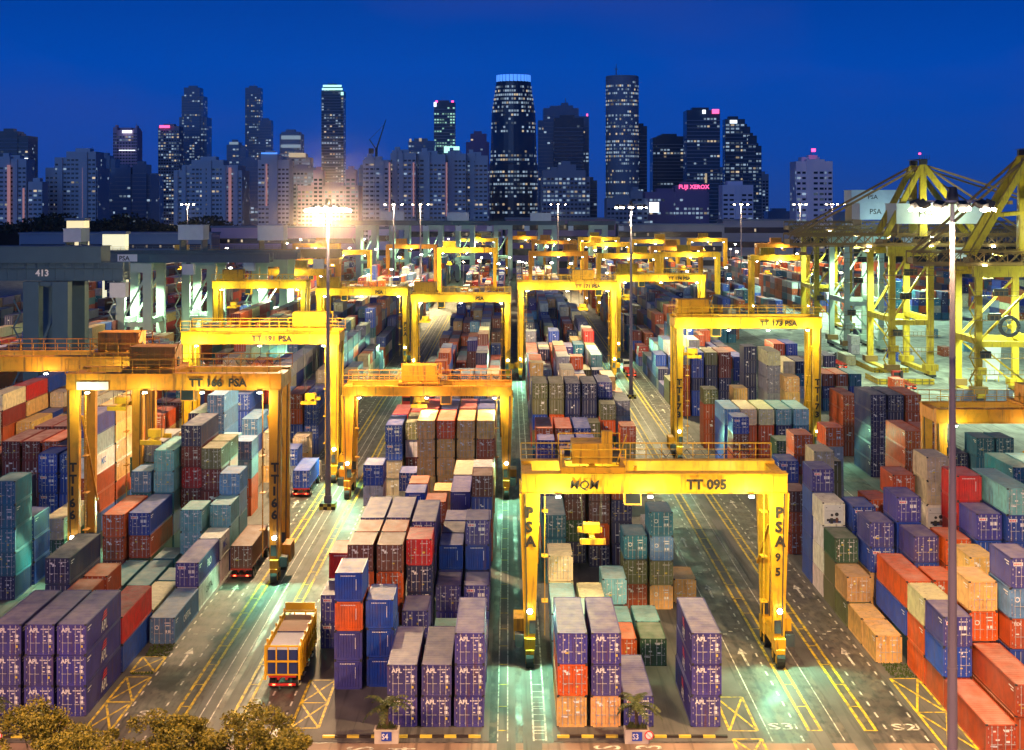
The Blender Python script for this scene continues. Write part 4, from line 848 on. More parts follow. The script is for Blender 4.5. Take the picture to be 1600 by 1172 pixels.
# ------------------------------------------------------------------ vehicles
def wheel(parent, x, y, r=.52, w_=.35):
    m = MB(); m.cyl((x - w_ / 2, y, r), (x + w_ / 2, y, r), r, M_TYRE, k=16); wo_ = m.build('wheel', parent)
    m = MB(); m.cyl((x - w_ / 2 - .02, y, r), (x + w_ / 2 + .02, y, r), r * .5, M_ROD, k=10); m.build('rim', wo_)
def truck(x, d, label, load=None, cage=False, cabcol=M_TWH, ln=12.4, right=0):
    root = empty('truck', (x, d, 0), label, 'truck', 'yard trucks in the lanes')
    m = MB(); m.box(-.45, -.25, .2, ln, .95, 1.2, M_TRED); m.box(.25, .45, .2, ln, .95, 1.2, M_TRED)
    for y in (.1, 3, 6, 9, ln - .4): m.box(-1.22, 1.22, y, y + .22, 1.2, 1.4, M_TRED)
    m.box(-1.2, 1.2, -.05, .08, .5, .72, M_TRED); m.build('chassis', root)
    for y in (1.4, 2.7):
        for s in (-1, 1): wheel(root, s * 1.0, y, .52, .5)
    m = MB(); m.box(-1.2, 1.2, ln + .9, ln + 2.9, .95, 3.1, cabcol); m.box(-1.05, 1.05, ln + .88, ln + .899, 2.0, 2.8, M_GLASS); m.box(-1.05, 1.05, ln + 2.901, ln + 2.92, 1.9, 2.8, M_GLASS); m.box(-1.1, 1.1, ln - .2, ln + .899, .8, 1.15, M_DARK)
    m.box(.5, 1.0, ln + .3, ln + .7, 1.15, 3.2, M_DARK); m.build('cab', root)
    for s in (-1, 1): wheel(root, s * 1.0, ln + 2.2, .5, .35); wheel(root, s * 1.0, ln - .1, .5, .5)
    for s in (-1, 1): m = MB(); m.box(s * .72 - .13, s * .72 + .13, -.09, -.051, .56, .68, M_TAIL); m.build('tail_lamp', root)
    if cage:
        Yl = mat('truck_yellow_paint', plain((.88, .50, .01), .4)); cg = MB(); top = 3.9
        for s in (-1, 1):
            for k in range(10):
                y = .15 + k * (ln - .3) / 9; cg.box(s * 1.5 - .09, s * 1.5 + .09, y - .09, y + .09, 1.0, top + (.35 if k % 2 else 0), Yl)
            for z in (1.2, 2.4, top): cg.box(s * 1.5 - .07, s * 1.5 + .07, .1, ln - .1, z, z + .12, Yl)
        for y in (.02, ln - .15):
            for z in (1.41, 2.55, top): cg.box(-1.41, 1.41, y, y + .13, z, z + (.16 if z > 1.5 else .1), Yl)
            for x_ in (-.52, .52): cg.box(x_ - .06, x_ + .06, y - .03, y + .02 - .001, 1.45, top, Yl)
        cg.box(-1.41, 1.41, ln - .1, ln + .1, top + .2, top + .9, Yl); cg.build('cage_frame', root)
        m = MB(); m.box(-1.3, 1.3, .2, 6.0, 1.42, 3.62, M_TBL, M_SLAB1); m.box(-1.3, 1.3, 6.1, ln - .3, 1.42, 3.7, M_TBL, M_SLAB2); m.build('load_bin', root)
    return root
M_SLAB1 = mat('lilac_cover', plain((.38, .33, .50), .6)); M_SLAB2 = mat('brown_cover', plain((.48, .20, .10), .7))
truck(-20.0, 142.3, 'yard truck with yellow caged trailer driving beside the crossed yellow box', cage=True)
tk = truck(-30.55, 184, 'yard truck carrying a dark container, parked under crane TT 166')
def load(tkx, d, ch, label, ln=12.19):
    q = dict(b='b1', c=0, row=1, t=1, n=1, x=tkx, d=d, ln=ln, ch=ch); o = place(q); o.location.z = 1.41; o['label'] = label; o['group'] = 'containers riding on yard trucks'
load(-30.55, 184.1, 'W', 'dark brown pale-topped container riding on the truck under crane TT 166')
truck(-30.4, 236, 'yard truck with a blue box beside the glaring mast plinth'); load(-30.4, 236.1, 'B', 'blue container riding on the truck near the glaring mast')
truck(22.4, 330, 'yard truck with orange box farther up lane S3'); load(22.4, 330.1, 'F', 'orange container riding on a truck in lane S3')
truck(-21.0, 322, 'yard truck waiting far up lane S4', cabcol=M_TRED); truck(30.5, 400, 'yard truck far up lane S2')

# loose things on the right hand quay
bn = empty('pale_bin', (PX(1548, 392), 392, 0), 'tall pale tapered bin lit brightly beside the nearest yellow quay crane', 'bin')
m = MB(); m.bar((0, 0, .6), (0, 0, 9.5), 3.0, 3.0, M_CABW, 4.2, 3.6); m.build('hopper', bn)
for sx_ in (-1, 1):
    for sy_ in (-1, 1): m = MB(); m.bar((sx_ * 1.5, sy_ * 1.5, 0), (sx_ * 1.3, sy_ * 1.3, 3), .25, .25, M_QY); m.build('leg', bn)
q = dict(b='b5', c=0, row=1, t=1, n=1, x=PX(1543, 352), d=352, ln=12.19, ch='S'); o = place(q); o.location = (PX(1580, 352) , 352, 0); o.rotation_euler = (0, 0, R(90)); o['label'] = 'grey container lying crosswise on the quay above the amber crane'; o['group'] = 'lone containers lying on the quay'
for k, (px, D, ch, lb) in enumerate(((1408, 440, 'B', 'blue container standing between the quay crane legs'), (1432, 448, 'H', 'white container standing between the quay crane legs'), (1480, 455, 'U', 'rust container standing behind the thick lamp mast'), (1512, 470, 'C', 'pale cyan container behind the nearest quay crane'),
    (1345, 520, 'N', 'dark navy container beside the farther quay crane legs'), (1460, 520, 'T', 'teal container far behind the quay crane legs'), (1330, 430, 'E', 'cream container on the open quay road by the hatch covers'), (1405, 372, 'F', 'orange container at the front corner of the quay'))):
    q = dict(b='b5', c=0, row=1, t=1, n=1, x=PX(px, D), d=D, ln=6.06 if k % 3 else 12.19, ch=ch); o = place(q); o['label'] = lb; o['group'] = 'lone containers lying on the quay'
truck(93, 372, 'yard truck waiting under the yellow quay crane legs', cabcol=M_TRED); truck(87, 420, 'yard truck on the quay road before the green-legged crane')
# ------------------------------------------------------------------ kerb blocks, planters, palms, signs, trees
kb = MB()
def kerb(xa, xb, y):
    n = int((xb - xa) / .98)
    for i in range(n):
        m = M_YMARK if i % 2 == 0 else M_BLK; a = xa + i * .98; kb.box(a, a + .975, y, y + .35, .02, .20, m)
kerb(-15.0, -1.5, 129.8); kerb(3.9, 18.2, 129.8); kerb(-44, -34.6, 129.8)
tag(kb.build('kerb'), kind='structure')
def palm_planter(x, d, label, sign, red=False):
    root = empty('potted_palm', (x, d, 0), label, 'potted palm', 'palms in concrete planters at the block ends')
    m = MB(); m.box(-.95, .95, -.6, .6, .02, 1.0, M_PLANT); m.box(-1.0, 1.0, -.65, .65, 1.002, 1.12, M_PLANT); m.box(-.85, .85, -.5, .5, 1.121, 1.16, M_BARK)
    if sign: m.box(-.38, .42, -.68, -.652, .28, .98, M_BLUEM); m.text(sign, .62, (-.36, -.70, .42), (1, 0, 0), (0, 0, 1), M_WHITE, .02, .85)
    m.build('planter', root)
    if red:
        m = MB(); m.cyl((.95, -.72, .75), (.95, -.75, .75), .36, M_REDM, k=18); m.cyl((.95, -.76, .75), (.95, -.775, .75), .27, M_WHITE, k=18); m.bar((.72, -.78, .98), (1.18, -.78, .52), .03, .09, M_REDM); m.bar((.95, -.7, 0), (.95, -.7, .75), .05, .05, M_GAL); m.build('road_sign', root)
    rr = random.Random(int(x * 10) + 5)
    m = MB(); z = 1.15
    for k in range(6): m.cyl((0, 0, z), (rr.uniform(-.03, .03), 0, z + .28), .16 - k * .01, M_BARK, .12, 8); z += .27
    m.build('trunk', root)
    m = MB()
    for k in range(16):                                                                # arching fronds with leaflets
        a = k * 2.4; el = rr.uniform(.2, 1.25); ln = rr.uniform(1.7, 2.6); p0 = Vector((0, 0, z)); v = Vector((math.cos(a) * math.cos(el), math.sin(a) * math.cos(el), math.sin(el))); side = Vector((-math.sin(a), math.cos(a), 0))
        for s in range(9):
            p1 = p0 + v * ln / 9; v = (v + Vector((0, 0, -.22))).normalized(); lw = .5 * math.sin(math.pi * (s + 1.4) / 11)
            for sg in (-1, 1):
                for j in (0, .5): b0 = p0.lerp(p1, j); m.poly([b0, b0.lerp(p1, .9) , b0 + side * sg * lw + v * .14 + Vector((0, 0, -.12))], M_PLEAF)
            p0 = p1
    for k in range(40): a = rr.uniform(0, 6.3); r_ = rr.uniform(.2, .8); x_, y_ = r_ * math.cos(a), r_ * .55 * math.sin(a); m.poly([(x_ - .12, y_, 1.15), (x_ + .12, y_, 1.15), (x_ + rr.uniform(-.2, .2), y_ - .15, 1.15 + rr.uniform(.25, .6))], M_PLEAF)
    m.build('fronds', root)
palm_planter(-9.75, 129.6 - .6, 'potted palm in front of lettered stacks with the blue S4 sign', 'S4')
palm_planter(10.2, 129.6 - .6, 'potted palm beside the blue S3 sign and round road sign', 'S3', True)
palm_planter(-41.6, 129.6 - .6, 'potted palm at picture edge with only a round red sign', '', True)
def tree(name, x, y, h, r, label, n=900, leaf=.22, ml=M_LEAF, group=None, dense=1.0, sq=.75):
    rr = random.Random(int(x * 7 + y)); root = empty(name, (x, y, 0), label, 'tree', group)
    m = MB(); m.cyl((0, 0, 0), (0, 0, h * .5), .22, M_BARK, .15, 8)
    tips = []
    for k in range(7):
        a = k * 2.4 + rr.random(); z = h * rr.uniform(.35, .55); e_ = Vector((math.cos(a) * r * rr.uniform(.4, .75), math.sin(a) * r * rr.uniform(.4, .75), h * rr.uniform(.65, .92)))
        m.bar((0, 0, z), e_, .14, .14, M_BARK, .05, .05); tips.append(e_)
    m.build('trunk', root)
    m = MB(); cl = [Vector((math.cos(a) * r * q, math.sin(a) * r * q, h * rr.uniform(.58, 1.0) - q * q * h * .12)) for a, q in ((rr.uniform(0, 6.3), math.sqrt(rr.random())) for _ in range(26))]
    for c in cl:
        cr = r * rr.uniform(.18, .34)
        for _ in range(int(n / 26)):
            d = Vector((rr.gauss(0, 1), rr.gauss(0, 1), rr.gauss(0, 1))).normalized() * cr * rr.uniform(.45, 1.05); d.z *= sq; p_ = c + d
            u = Vector((rr.gauss(0, 1), rr.gauss(0, 1), rr.gauss(0, .6))).normalized() * leaf * rr.uniform(.6, 1.3); v_ = u.cross(Vector((rr.gauss(0, 1), rr.gauss(0, 1), rr.gauss(0, 1)))).normalized() * leaf * .5
            m.poly([p_ - u, p_ + v_, p_ + u, p_ - v_], ml)
    m.build('crown', root)
    return root
TL = [(-33.4, 113, 7.8, 3.6), (-29.4, 111, 6.8, 3.2), (-24.2, 113, 7.6, 2.8), (-27.0, 110, 7.0, 2.8), (-20.8, 112, 7.4, 2.8), (-17.6, 112, 8.1, 2.6), (-38.0, 111, 7.5, 3.2), (-15.3, 110, 6.9, 2.3), (-31.4, 107, 6.9, 3.4), (-22.6, 108, 6.4, 3.0), (-18.2, 107, 6.2, 3.0)]
TN = ['widest bushy tree at the lower left corner', 'low bushy tree second from the lower left corner', 'taller pointed bushy tree below the S5 lane', 'flat bushy tree below the double yellow lines', 'bushy tree below the caged truck', 'small bushy tree below the crossed yellow box',
      'bushy tree cut by the left picture edge', 'last low bushy tree of the foreground row', 'low bushy tree in front of the widest one at bottom edge', 'low bushy tree in front of the pointed one', 'low bushy tree in front of the small one']
for (x, y, h, r_), l in zip(TL, TN): tree('tree', x, y, h, r_, l, 7000, .13, group='bushy trees along the bottom edge')

for k in range(64):                                                                  # small far lamp posts
    D = rnd.uniform(560, 980); X = PX(rnd.uniform(330, 1330), D); lp = empty('lamp_post', (X, D, 0), 'small warm lamp post among the farthest container stacks', 'lamp post', 'small lamp posts far in the yard')
    hh = rnd.uniform(15, 24)
    m = MB(); m.cyl((0, 0, 0), (0, 0, hh), .16, M_GAL, k=5); m.build('pole', lp); m = MB(); m.box(-.5, .5, -.3, .3, hh, hh + .35, M_LAMPW if k % 3 else M_LAMP); m.build('lamp_head', lp)
# ------------------------------------------------------------------ skyline
def glassm(c): return plain(c, .25, 0, .2, .02)
BM = {'dk': mat('dark_glass_facade', glassm((.03, .06, .11))), 'bl': mat('blue_glass_facade', glassm((.10, .17, .30))), 'hd': mat('pale_flat_facade', plain((.50, .54, .62), .8, 0, .2, .03)),
      'pk': mat('pink_office_facade', plain((.55, .36, .50), .7, 0, .15, .03)), 'gr': mat('grey_tower_facade', plain((.26, .28, .36), .6, 0, .2, .02)), 'wh': mat('white_tower_facade', plain((.75, .66, .80), .7, 0, .1, .03)), 'pu': mat('violet_lowrise_facade', plain((.22, .15, .30), .7, 0, .2, .02))}
M_WIN = mat('dark_window', plain((.012, .016, .04), .2, 0, .1, .1))
def litm(c, lo, hi):
    def f(m, t, b):
        i = N(t, 'ShaderNodeNewGeometry'); mr = N(t, 'ShaderNodeMapRange'); mr.inputs[3].default_value = lo; mr.inputs[4].default_value = hi; L(t, i.outputs['Random Per Island'], mr.inputs[0])
        b.inputs['Base Color'].default_value = (.02, .02, .03, 1); b.inputs['Emission Color'].default_value = (*c, 1); L(t, mr.outputs[0], b.inputs['Emission Strength'])
    return f
M_LC = mat('lit_window_cool', litm((.55, .76, 1.0), .02, .62)); M_LWm = mat('lit_window_warm', litm((1.0, .78, .50), .05, .8)); M_LP = mat('lit_sign_pink', emis((1.0, .10, .30), 2.2)); M_LWH = mat('lit_sign_white', emis((.85, .95, 1), 2.0)); M_LBL = mat('lit_crown_blue', emis((.10, .35, 1.0), 1.0)); M_LOR = mat('lit_stairwell', emis((1.0, .42, .34), .26)); M_LGR = mat('lit_crown_green', emis((.50, 1.0, .78), 1.4))
M_SHELL = mat('facade_spandrel', plain((.13, .19, .30), .5))
bi = [0]
def tower(name, label, D, segs, style, lit=.2, rows=.15, dark=False, depth=None, roundk=0, fl=3.8, cw=3.4, base=0, strips=(), signs=(), crown=None, beacons=(), mast_=None, fins=False, lm=None):
    """segs: list of (px0, px1, ytop) volumes, each reaching the ground"""
    rr = random.Random(len(label) * 13 + int(segs[0][0])); f = BM[style]; bi[0] += 1
    cx = PX((segs[0][0] + segs[0][1]) / 2, D); root = None; wb_ = MB(); win = MB(); dk = MB(); fin = MB()
    for si, (a, b, yt) in enumerate(segs):
        x0, x1, h = PX(a, D) - cx, PX(b, D) - cx, PZ(yt, D); w_ = x1 - x0; dp = depth or max(18, min(40, w_)); dy = -si * 1.3
        if roundk:
            k = 28; rad = w_ / 2; xc = (x0 + x1) / 2; zs = roundk if isinstance(roundk, list) else [(0, 1), (1, 1)]; n = len(wb_.v)
            for zz, rs in zs:
                for i in range(k): an = 2 * math.pi * i / k; wb_.v.append((xc + rad * rs * math.cos(an), rad + rad * rs * math.sin(an), h * zz))
            for j in range(len(zs) - 1):
                for i in range(k): wb_.face((n + j * k + i, n + j * k + (i + 1) % k, n + (j + 1) * k + (i + 1) % k, n + (j + 1) * k + i), f)
            wb_.face(tuple(n + (len(zs) - 1) * k + i for i in range(k)), f)
            def rs_at(t):
                for (z1, r1), (z2, r2) in zip(zs, zs[1:]):
                    if z1 <= t <= z2: return r1 + (r2 - r1) * (t - z1) / max(1e-6, z2 - z1)
                return zs[-1][1]
            nf = int(h / fl)
            for j in range(2, nf - 1):
                z = j * fl; rs = rs_at(z / h) * rad; full = rr.random() < rows; blank = rr.random() < .2
                ka = 26; rowlit = rr.choice((lit * .2, lit, lit * 2.2))
                for i in range(ka):
                    a0 = math.pi + math.pi * (i + .12) / ka; a1 = math.pi + math.pi * (i + .88) / ka
                    L_ = rr.random() < (.75 if full else rowlit)
                    if L_ and not blank:
                        r_ = rs * 1.006; win.poly([(xc + r_ * math.cos(a0), rad + r_ * math.sin(a0), z), (xc + r_ * math.cos(a1), rad + r_ * math.sin(a1), z), (xc + r_ * math.cos(a1), rad + r_ * math.sin(a1), z + fl * .5), (xc + r_ * math.cos(a0), rad + r_ * math.sin(a0), z + fl * .5)], lm or (M_LC if rr.random() < .8 else M_LWm))
            if fins:
                for j in range(1, nf):
                    z = j * fl; r_ = rs_at(min(1, z / h)) * rad * 1.004
                    for i in range(16):
                        a0 = math.pi + math.pi * i / 16; a1 = math.pi + math.pi * (i + 1) / 16
                        fin.poly([(xc + r_ * math.cos(a0), rad + r_ * math.sin(a0), z + fl * .62), (xc + r_ * math.cos(a1), rad + r_ * math.sin(a1), z + fl * .62), (xc + r_ * math.cos(a1), rad + r_ * math.sin(a1), z + fl * .92), (xc + r_ * math.cos(a0), rad + r_ * math.sin(a0), z + fl * .92)], BM['gr'])
            continue
        wb_.box(x0, x1, dy, dp, 0, h, f); wb_.box(x0 + w_ * .2, x1 - w_ * .3, dp * .3, dp * .8, h + .003, h + 3.2, f)
        if style == 'hd' or dark:
            wb_.box(x0 - .3, x1 + .3, dy - .3, dp + .3, h + .002 + 0, h + 1.0, f) if False else None
        nf = int((h - 3) / fl); nc = max(2, int(w_ / cw)); cs = w_ / nc
        phi = rr.random() * 10
        for j in range(2, nf):
            z = j * fl; full = rr.random() < rows; rowlit = rr.choice((lit * .25, lit * .7, lit, lit * 1.9)); run = 0
            for i in range(nc):
                xa = x0 + i * cs + cs * .16; xb = x0 + (i + 1) * cs - cs * .16; yf = dy - .12
                gap = (style == 'hd' or style == 'wh') and (int(i + phi) % 5 in (0,))
                if gap:
                    if j == 2: fin.box(x0 + i * cs, x0 + (i + 1) * cs, dy - 1.6, dy - .02, 0, h - .5, f)
                    continue
                if run > 0: lt = True; run -= 1
                else:
                    lt = rr.random() < (.7 if full else rowlit * .6)
                    if lt and style not in ('hd', 'wh'): run = rr.choice((0, 0, 1, 3))
                hh = fl * (.42 if style in ('hd', 'wh') else .5)
                if lt: win.poly([(xa, yf, z), (xb, yf, z), (xb, yf, z + hh), (xa, yf, z + hh)], lm or (M_LC if rr.random() < (.85 if style != 'hd' else .6) else M_LWm))
                elif style in ('hd', 'wh', 'pk', 'gr'): dk.poly([(xa, yf, z), (xb, yf, z), (xb, yf, z + hh), (xa, yf, z + hh)], M_WIN)
        if style in ('dk', 'bl'):
            for j in range(1, nf): fin.poly([(x0 + .2, dy - .06, j * fl - .9), (x1 - .2, dy - .06, j * fl - .9), (x1 - .2, dy - .06, j * fl - .2), (x0 + .2, dy - .06, j * fl - .2)], M_SHELL)
        for sxf in (0, 1):                                                            # side face that the camera or a sidestep can see
            xs = (x1 + .1) if sxf == 0 else (x0 - .1); ny = int(dp / 4)
            for j in range(2, nf, 1):
                for i in range(ny):
                    if rr.random() < lit * .5:
                        ya = dy + 1 + i * (dp - dy) / (ny + 1); q = [(xs, ya, j * fl), (xs, ya + 2.4, j * fl), (xs, ya + 2.4, j * fl + fl * .5), (xs, ya, j * fl + fl * .5)]; win.poly(q if sxf == 0 else q[::-1], M_LC)
    root = wb_.build(name, loc=(cx, D, 0)); tag(root, label, 'building', 'city towers beyond the yard')
    if win.f: tag(win.build('lit_window', root), kind='stuff')
    if dk.f: tag(dk.build('dark_window', root), kind='stuff')
    if fin.f: tag(fin.build('floor_band', root), kind='stuff')
    for a, b, ya, yb, m_ in strips:                                                    # lit stairwells / crown panels
        m = MB(); m.box(PX(a, D) - cx, PX(b, D) - cx, -3.4, -2.8, max(4, PZ(yb, D)), PZ(ya, D), m_); m.build('lit_panel', root)
    for s, a, yb, size, m_ in signs:
        m = MB(); m.text(s, size * D / F, (PX(a, D) - cx, -1.9, PZ(yb, D)), (1, 0, 0), (0, 0, 1), m_, .02); m.build('rooftop_sign', root)
    for a, yb in beacons: m = MB(); X = PX(a, D) - cx; Z = PZ(yb, D); m.cyl((X, 2, Z), (X, 2, Z + 2.2), 1.5, M_REDL, k=8); m.build('beacon', root)
    if mast_: m = MB(); X = PX(mast_[0], D) - cx; m.cyl((X, 12, PZ(mast_[2], D) - 3), (X, 12, PZ(mast_[1], D)), .7, M_GAL, .25, 6); m.box(X - 2, X + 2, 11, 13, PZ(mast_[1] + 9, D), PZ(mast_[1] + 8, D), M_GAL); m.build('antenna', root)
    return root
T = tower
T('skyscraper', 'dark rounded tower at the left picture edge behind pale flats', 1750, [(-8, 44, 212), (-4, 28, 205)], 'dk', .12, .04, strips=((36, 45, 247, 250, M_LWH),))
T('flats', 'pale slab flats at left edge with one orange stairwell', 1350, [(-6, 41, 248), (-2, 16, 245)], 'hd', .16, 0, strips=((13, 18, 258, 356, M_LOR), ))
T('flats', 'narrow pale flats with orange stairwell beside the left edge slab', 1340, [(44, 66, 284)], 'hd', .16, 0, strips=((37, 40, 294, 354, M_LOR),))
T('flats', 'pale slab flats with tan stairwell left of the pink office', 1380, [(71, 153, 262), (86, 150, 246), (105, 151, 237)], 'hd', .16, 0, strips=((130.5, 135.5, 262, 340, M_LOR),))
T('flats', 'dim blue flats behind tan stairwell slab', 1800, [(148, 180, 248), (155, 172, 243)], 'bl', .2, 0)
T('office_tower', 'pink office tower with pale edge lines, white rooftop sign', 2000, [(177, 214, 203), (177, 183, 199), (209, 215, 200)], 'pk', .04, .04, strips=((187, 212, 234.5, 235.5, M_LWH), (192, 207, 204, 208, M_LWH)), mast_=(210, 192, 200))
T('flats', 'dark blue flats in front of the pink office', 1500, [(170, 235, 272), (180, 205, 262), (208, 230, 257)], 'bl', .13, 0)
T('skyscraper', 'office tower with pink rooftop sign and bright rows', 2100, [(247, 280, 197)], 'gr', .4, .22, strips=((250, 266, 196, 200, M_LP),))
T('skyscraper', 'tall stepped tower with one pink beacon on top', 2200, [(280, 323, 183), (284, 318, 150), (288, 313, 137)], 'bl', .28, .1, beacons=((309, 141),))
T('flats', 'pale slab flats with orange stairwell below the tall stepped tower', 1400, [(272, 378, 266), (285, 372, 258), (300, 350, 250)], 'hd', .17, 0, strips=((358, 362.5, 262, 346, M_LOR),))
T('office_tower', 'small office with bright crown between the stepped and narrow towers', 1900, [(354, 376, 226), (358, 374, 222)], 'bl', .2, .1, strips=((359, 373, 222, 226, M_LC),))
T('skyscraper', 'narrow dotted tower left of the green-crowned tower', 2300, [(383, 407, 137)], 'bl', .38, .05, cw=2.6)
T('office_tower', 'short dotted slab joined to the narrow dotted tower', 2200, [(406, 424, 188)], 'bl', .3, .06)
T('flats', 'dark flats at the foot of the narrow dotted tower', 1600, [(378, 404, 250)], 'bl', .2, 0)
T('office_tower', 'office tower with wide bright white top floors', 2000, [(437, 471, 209), (440, 468, 206)], 'bl', .3, .2, strips=((440, 470, 212, 218, M_LC), (440, 470, 226, 231, M_LC)))
T('office_tower', 'low office under a glowing pale gold roof', 1800, [(448, 485, 246), (455, 478, 240)], 'gr', .3, .3, strips=((452, 478, 239, 246, M_LWm),))
T('flats', 'pale slab flats with pink stairwell below the gold roof', 1400, [(403, 452, 250), (408, 434, 241)], 'hd', .17, 0, strips=((416, 418.5, 256, 322, M_LOR), (409, 434, 238.5, 241, M_LBL)))
T('flats', 'mauve low block behind the glaring mast', 1500, [(465, 560, 290), (540, 556, 265), (490, 505, 266)], 'pk', .15, .1)
T('flats', 'grey violet block right of the pale pink stairwell flats', 1600, [(452, 492, 262)], 'gr', .25, .1)
T('skyscraper', 'slim dark tower with glowing green-white crown', 2200, [(502, 537, 142), (506, 533, 134)], 'dk', .42, .12, strips=((505, 534, 133, 136, M_LGR), (503.5, 535.5, 138, 141, M_LGR), (533, 537, 144, 149, M_LGR)), mast_=(519, 127, 134))
for k, (a, b, y, st) in enumerate(((567, 607, 250, 609), (610, 650, 239, 646.5), (652, 696, 241, 698), (697, 728, 240, 0), (727, 762, 243, 0))):
    T('flats', 'pale tall slab flats, ' + ORD[k + 1] + ' from left of five right of the tower crane', 1380 + k * 12, [(a, b, y), (a + 3, a + (b - a) * .45, y - 4)], 'hd', .15, 0, strips=((((st - 1.2), st + 1.2, 254, 338, M_LOR),) if st else ()))
T('office_tower', 'low lit office with two warm rooftop lamps', 1900, [(638, 679, 220)], 'bl', .3, .3, strips=((640, 643, 217, 222, M_LWm), (655, 659, 216, 221, M_LWm)))
T('skyscraper', 'green-glass tower with a red beacon at each top corner', 2100, [(678, 711, 160)], 'dk', .45, .3, beacons=((682, 160), (707, 160)), strips=((678, 682, 160, 167, M_LWH), (694, 718, 229, 239, M_LGR)), lm=mat('lit_window_green', litm((.5, 1.0, .8), .1, 1.0)))
T('office_tower', 'reddish office left of the big rounded tower', 1900, [(728, 764, 222), (735, 760, 209)], 'pu', .12, .03)
T('skyscraper', 'big rounded dark tower tapering to a blue lit crown', 1500, [(764, 841, 122)], 'dk', .26, .20, roundk=[(0, 1), (.50, 1), (.51, .96), (.80, .90), (.93, .76), (1, .70)], fins=False, strips=())
m = MB(); cxx = PX(802.5, 1500); rr_ = PX(841, 1500) - PX(764, 1500)
for k in range(14):
    a0 = math.pi + math.pi * k / 14; a1 = math.pi + math.pi * (k + .86) / 14; r_ = rr_ * .5 * .71
    m.poly([(r_ * math.cos(a0), rr_ * .5 + r_ * math.sin(a0), PZ(131, 1500)), (r_ * math.cos(a1), rr_ * .5 + r_ * math.sin(a1), PZ(131, 1500)), (r_ * math.cos(a1), rr_ * .5 + r_ * math.sin(a1), PZ(115, 1500)), (r_ * math.cos(a0), rr_ * .5 + r_ * math.sin(a0), PZ(115, 1500))], M_LBL)
o = [x for x in bpy.data.objects if x.get('label', '').startswith('big rounded dark')][0]; m.build('lit_crown', o)
T('skyscraper', 'broad dark glass tower with vertical pink edge light', 1700, [(841, 906, 188), (849, 904, 169), (873, 895, 165), (870, 920, 182)], 'bl', .16, .04, strips=((916, 918.5, 178, 190, M_LP), (914, 920, 268, 271, M_LP)), mast_=(884, 152, 165))
T('skyscraper', 'darkest curved block in front of the broad glass tower', 1650, [(866, 912, 184)], 'dk', .08, .01)
T('office_tower', 'pale pillared office with bright full floor bands', 1450, [(846, 922, 276), (872, 900, 257), (848, 915, 266)], 'gr', .10, .34)
T('office_tower', 'low dark block right of the pillared office', 1500, [(915, 933, 282)], 'dk', .3, 0)
T('skyscraper', 'tall rounded banded tower with rooftop antenna', 1650, [(948, 1000, 117)], 'gr', .34, .16, roundk=[(0, 1), (.985, 1), (1, .96)], fins=True, mast_=(964, 98, 117))
T('skyscraper', 'thin dark slab against the rounded banded tower', 1750, [(995, 1011, 197)], 'dk', .12, 0)
T('office_tower', 'low white-banded block below the rounded banded tower', 1350, [(948, 1012, 310), (985, 1004, 298)], 'gr', .2, .3, strips=((1014, 1029, 316, 332, M_LWH),))
T('skyscraper', 'broad dark tower left of the white-signed slab tower', 1800, [(1020, 1075, 215), (1026, 1073, 213)], 'dk', .16, .02)
T('skyscraper', 'dark slab tower with pink-white rooftop sign', 1650, [(1073, 1125, 172)], 'dk', .22, .05, strips=((1112, 1123, 171, 178, M_LP), (1097, 1102, 172, 178, M_LWH), (1101, 1104, 271, 286, M_LWm)))
T('office_tower', 'violet low-rise with the pink lit sign on its roof', 1400, [(1008, 1108, 300), (1055, 1105, 290)], 'pu', .12, .18, signs=(('FUJI XEROX', 1060, 295, 9, M_LP),))
T('skyscraper', 'stepped dark tower with white sign, right of the slab tower', 1700, [(1133, 1164, 186), (1160, 1172, 198), (1168, 1182, 212), (1180, 1189, 228)], 'dk', .45, .1, strips=((1140, 1151, 188, 193, M_LWH),), cw=4.5)
T('flats', 'pale dotted flats in front of the stepped dark tower', 1300, [(1129, 1177, 289)], 'wh', .08, 0, cw=4.2)
T('flats', 'dim narrow block right of the stepped tower', 1900, [(1186, 1201, 272), (1125, 1134, 265)], 'gr', .25, .05)
T('skyscraper', 'white tower standing alone with a beacon mast', 1150, [(1244, 1301, 252), (1260, 1288, 249)], 'wh', .34, .06, mast_=(1272, 236, 252), beacons=((1272, 237),), cw=3.6)
for k, (a, b, y) in enumerate(((38, 72, 300), (150, 172, 300), (225, 250, 275), (374, 384, 232), (560, 570, 262), (540, 568, 300), (1200, 1244, 330), (1300, 1345, 335))):
    T('city_block', 'dim low city block, ' + ORD[k + 1] + ' of the minor ones counted from left', 1700 + 20 * k, [(a, b, y)], 'bl', .2, .03)
# construction crane over the flats
D = 1900; tc_ = empty('tower_crane', (PX(588, D), D, 0), 'thin luffing tower crane silhouetted over the pale flats', 'construction crane')
m = MB(); m.box(-1.5, 1.5, -1.5, 1.5, 0, PZ(232, D), M_DARK); m.build('tower', tc_)
m = MB(); m.bar((0, 0, PZ(234, D)), (PX(603, D) - PX(588, D), 0, PZ(187, D)), 1.8, 1.8, M_DARK, .8, .8); m.build('jib', tc_)
m = MB(); m.bar((0, 0, PZ(234, D)), (-8, 0, PZ(218, D)), 1.2, 1.2, M_DARK); m.box(-9, -3, -1.5, 1.5, PZ(240, D), PZ(232, D), M_DARK); m.bar((-8, 0, PZ(218, D)), (PX(600, D) - PX(588, D), 0, PZ(195, D)), .4, .4, M_DARK); m.build('counterweight', tc_)
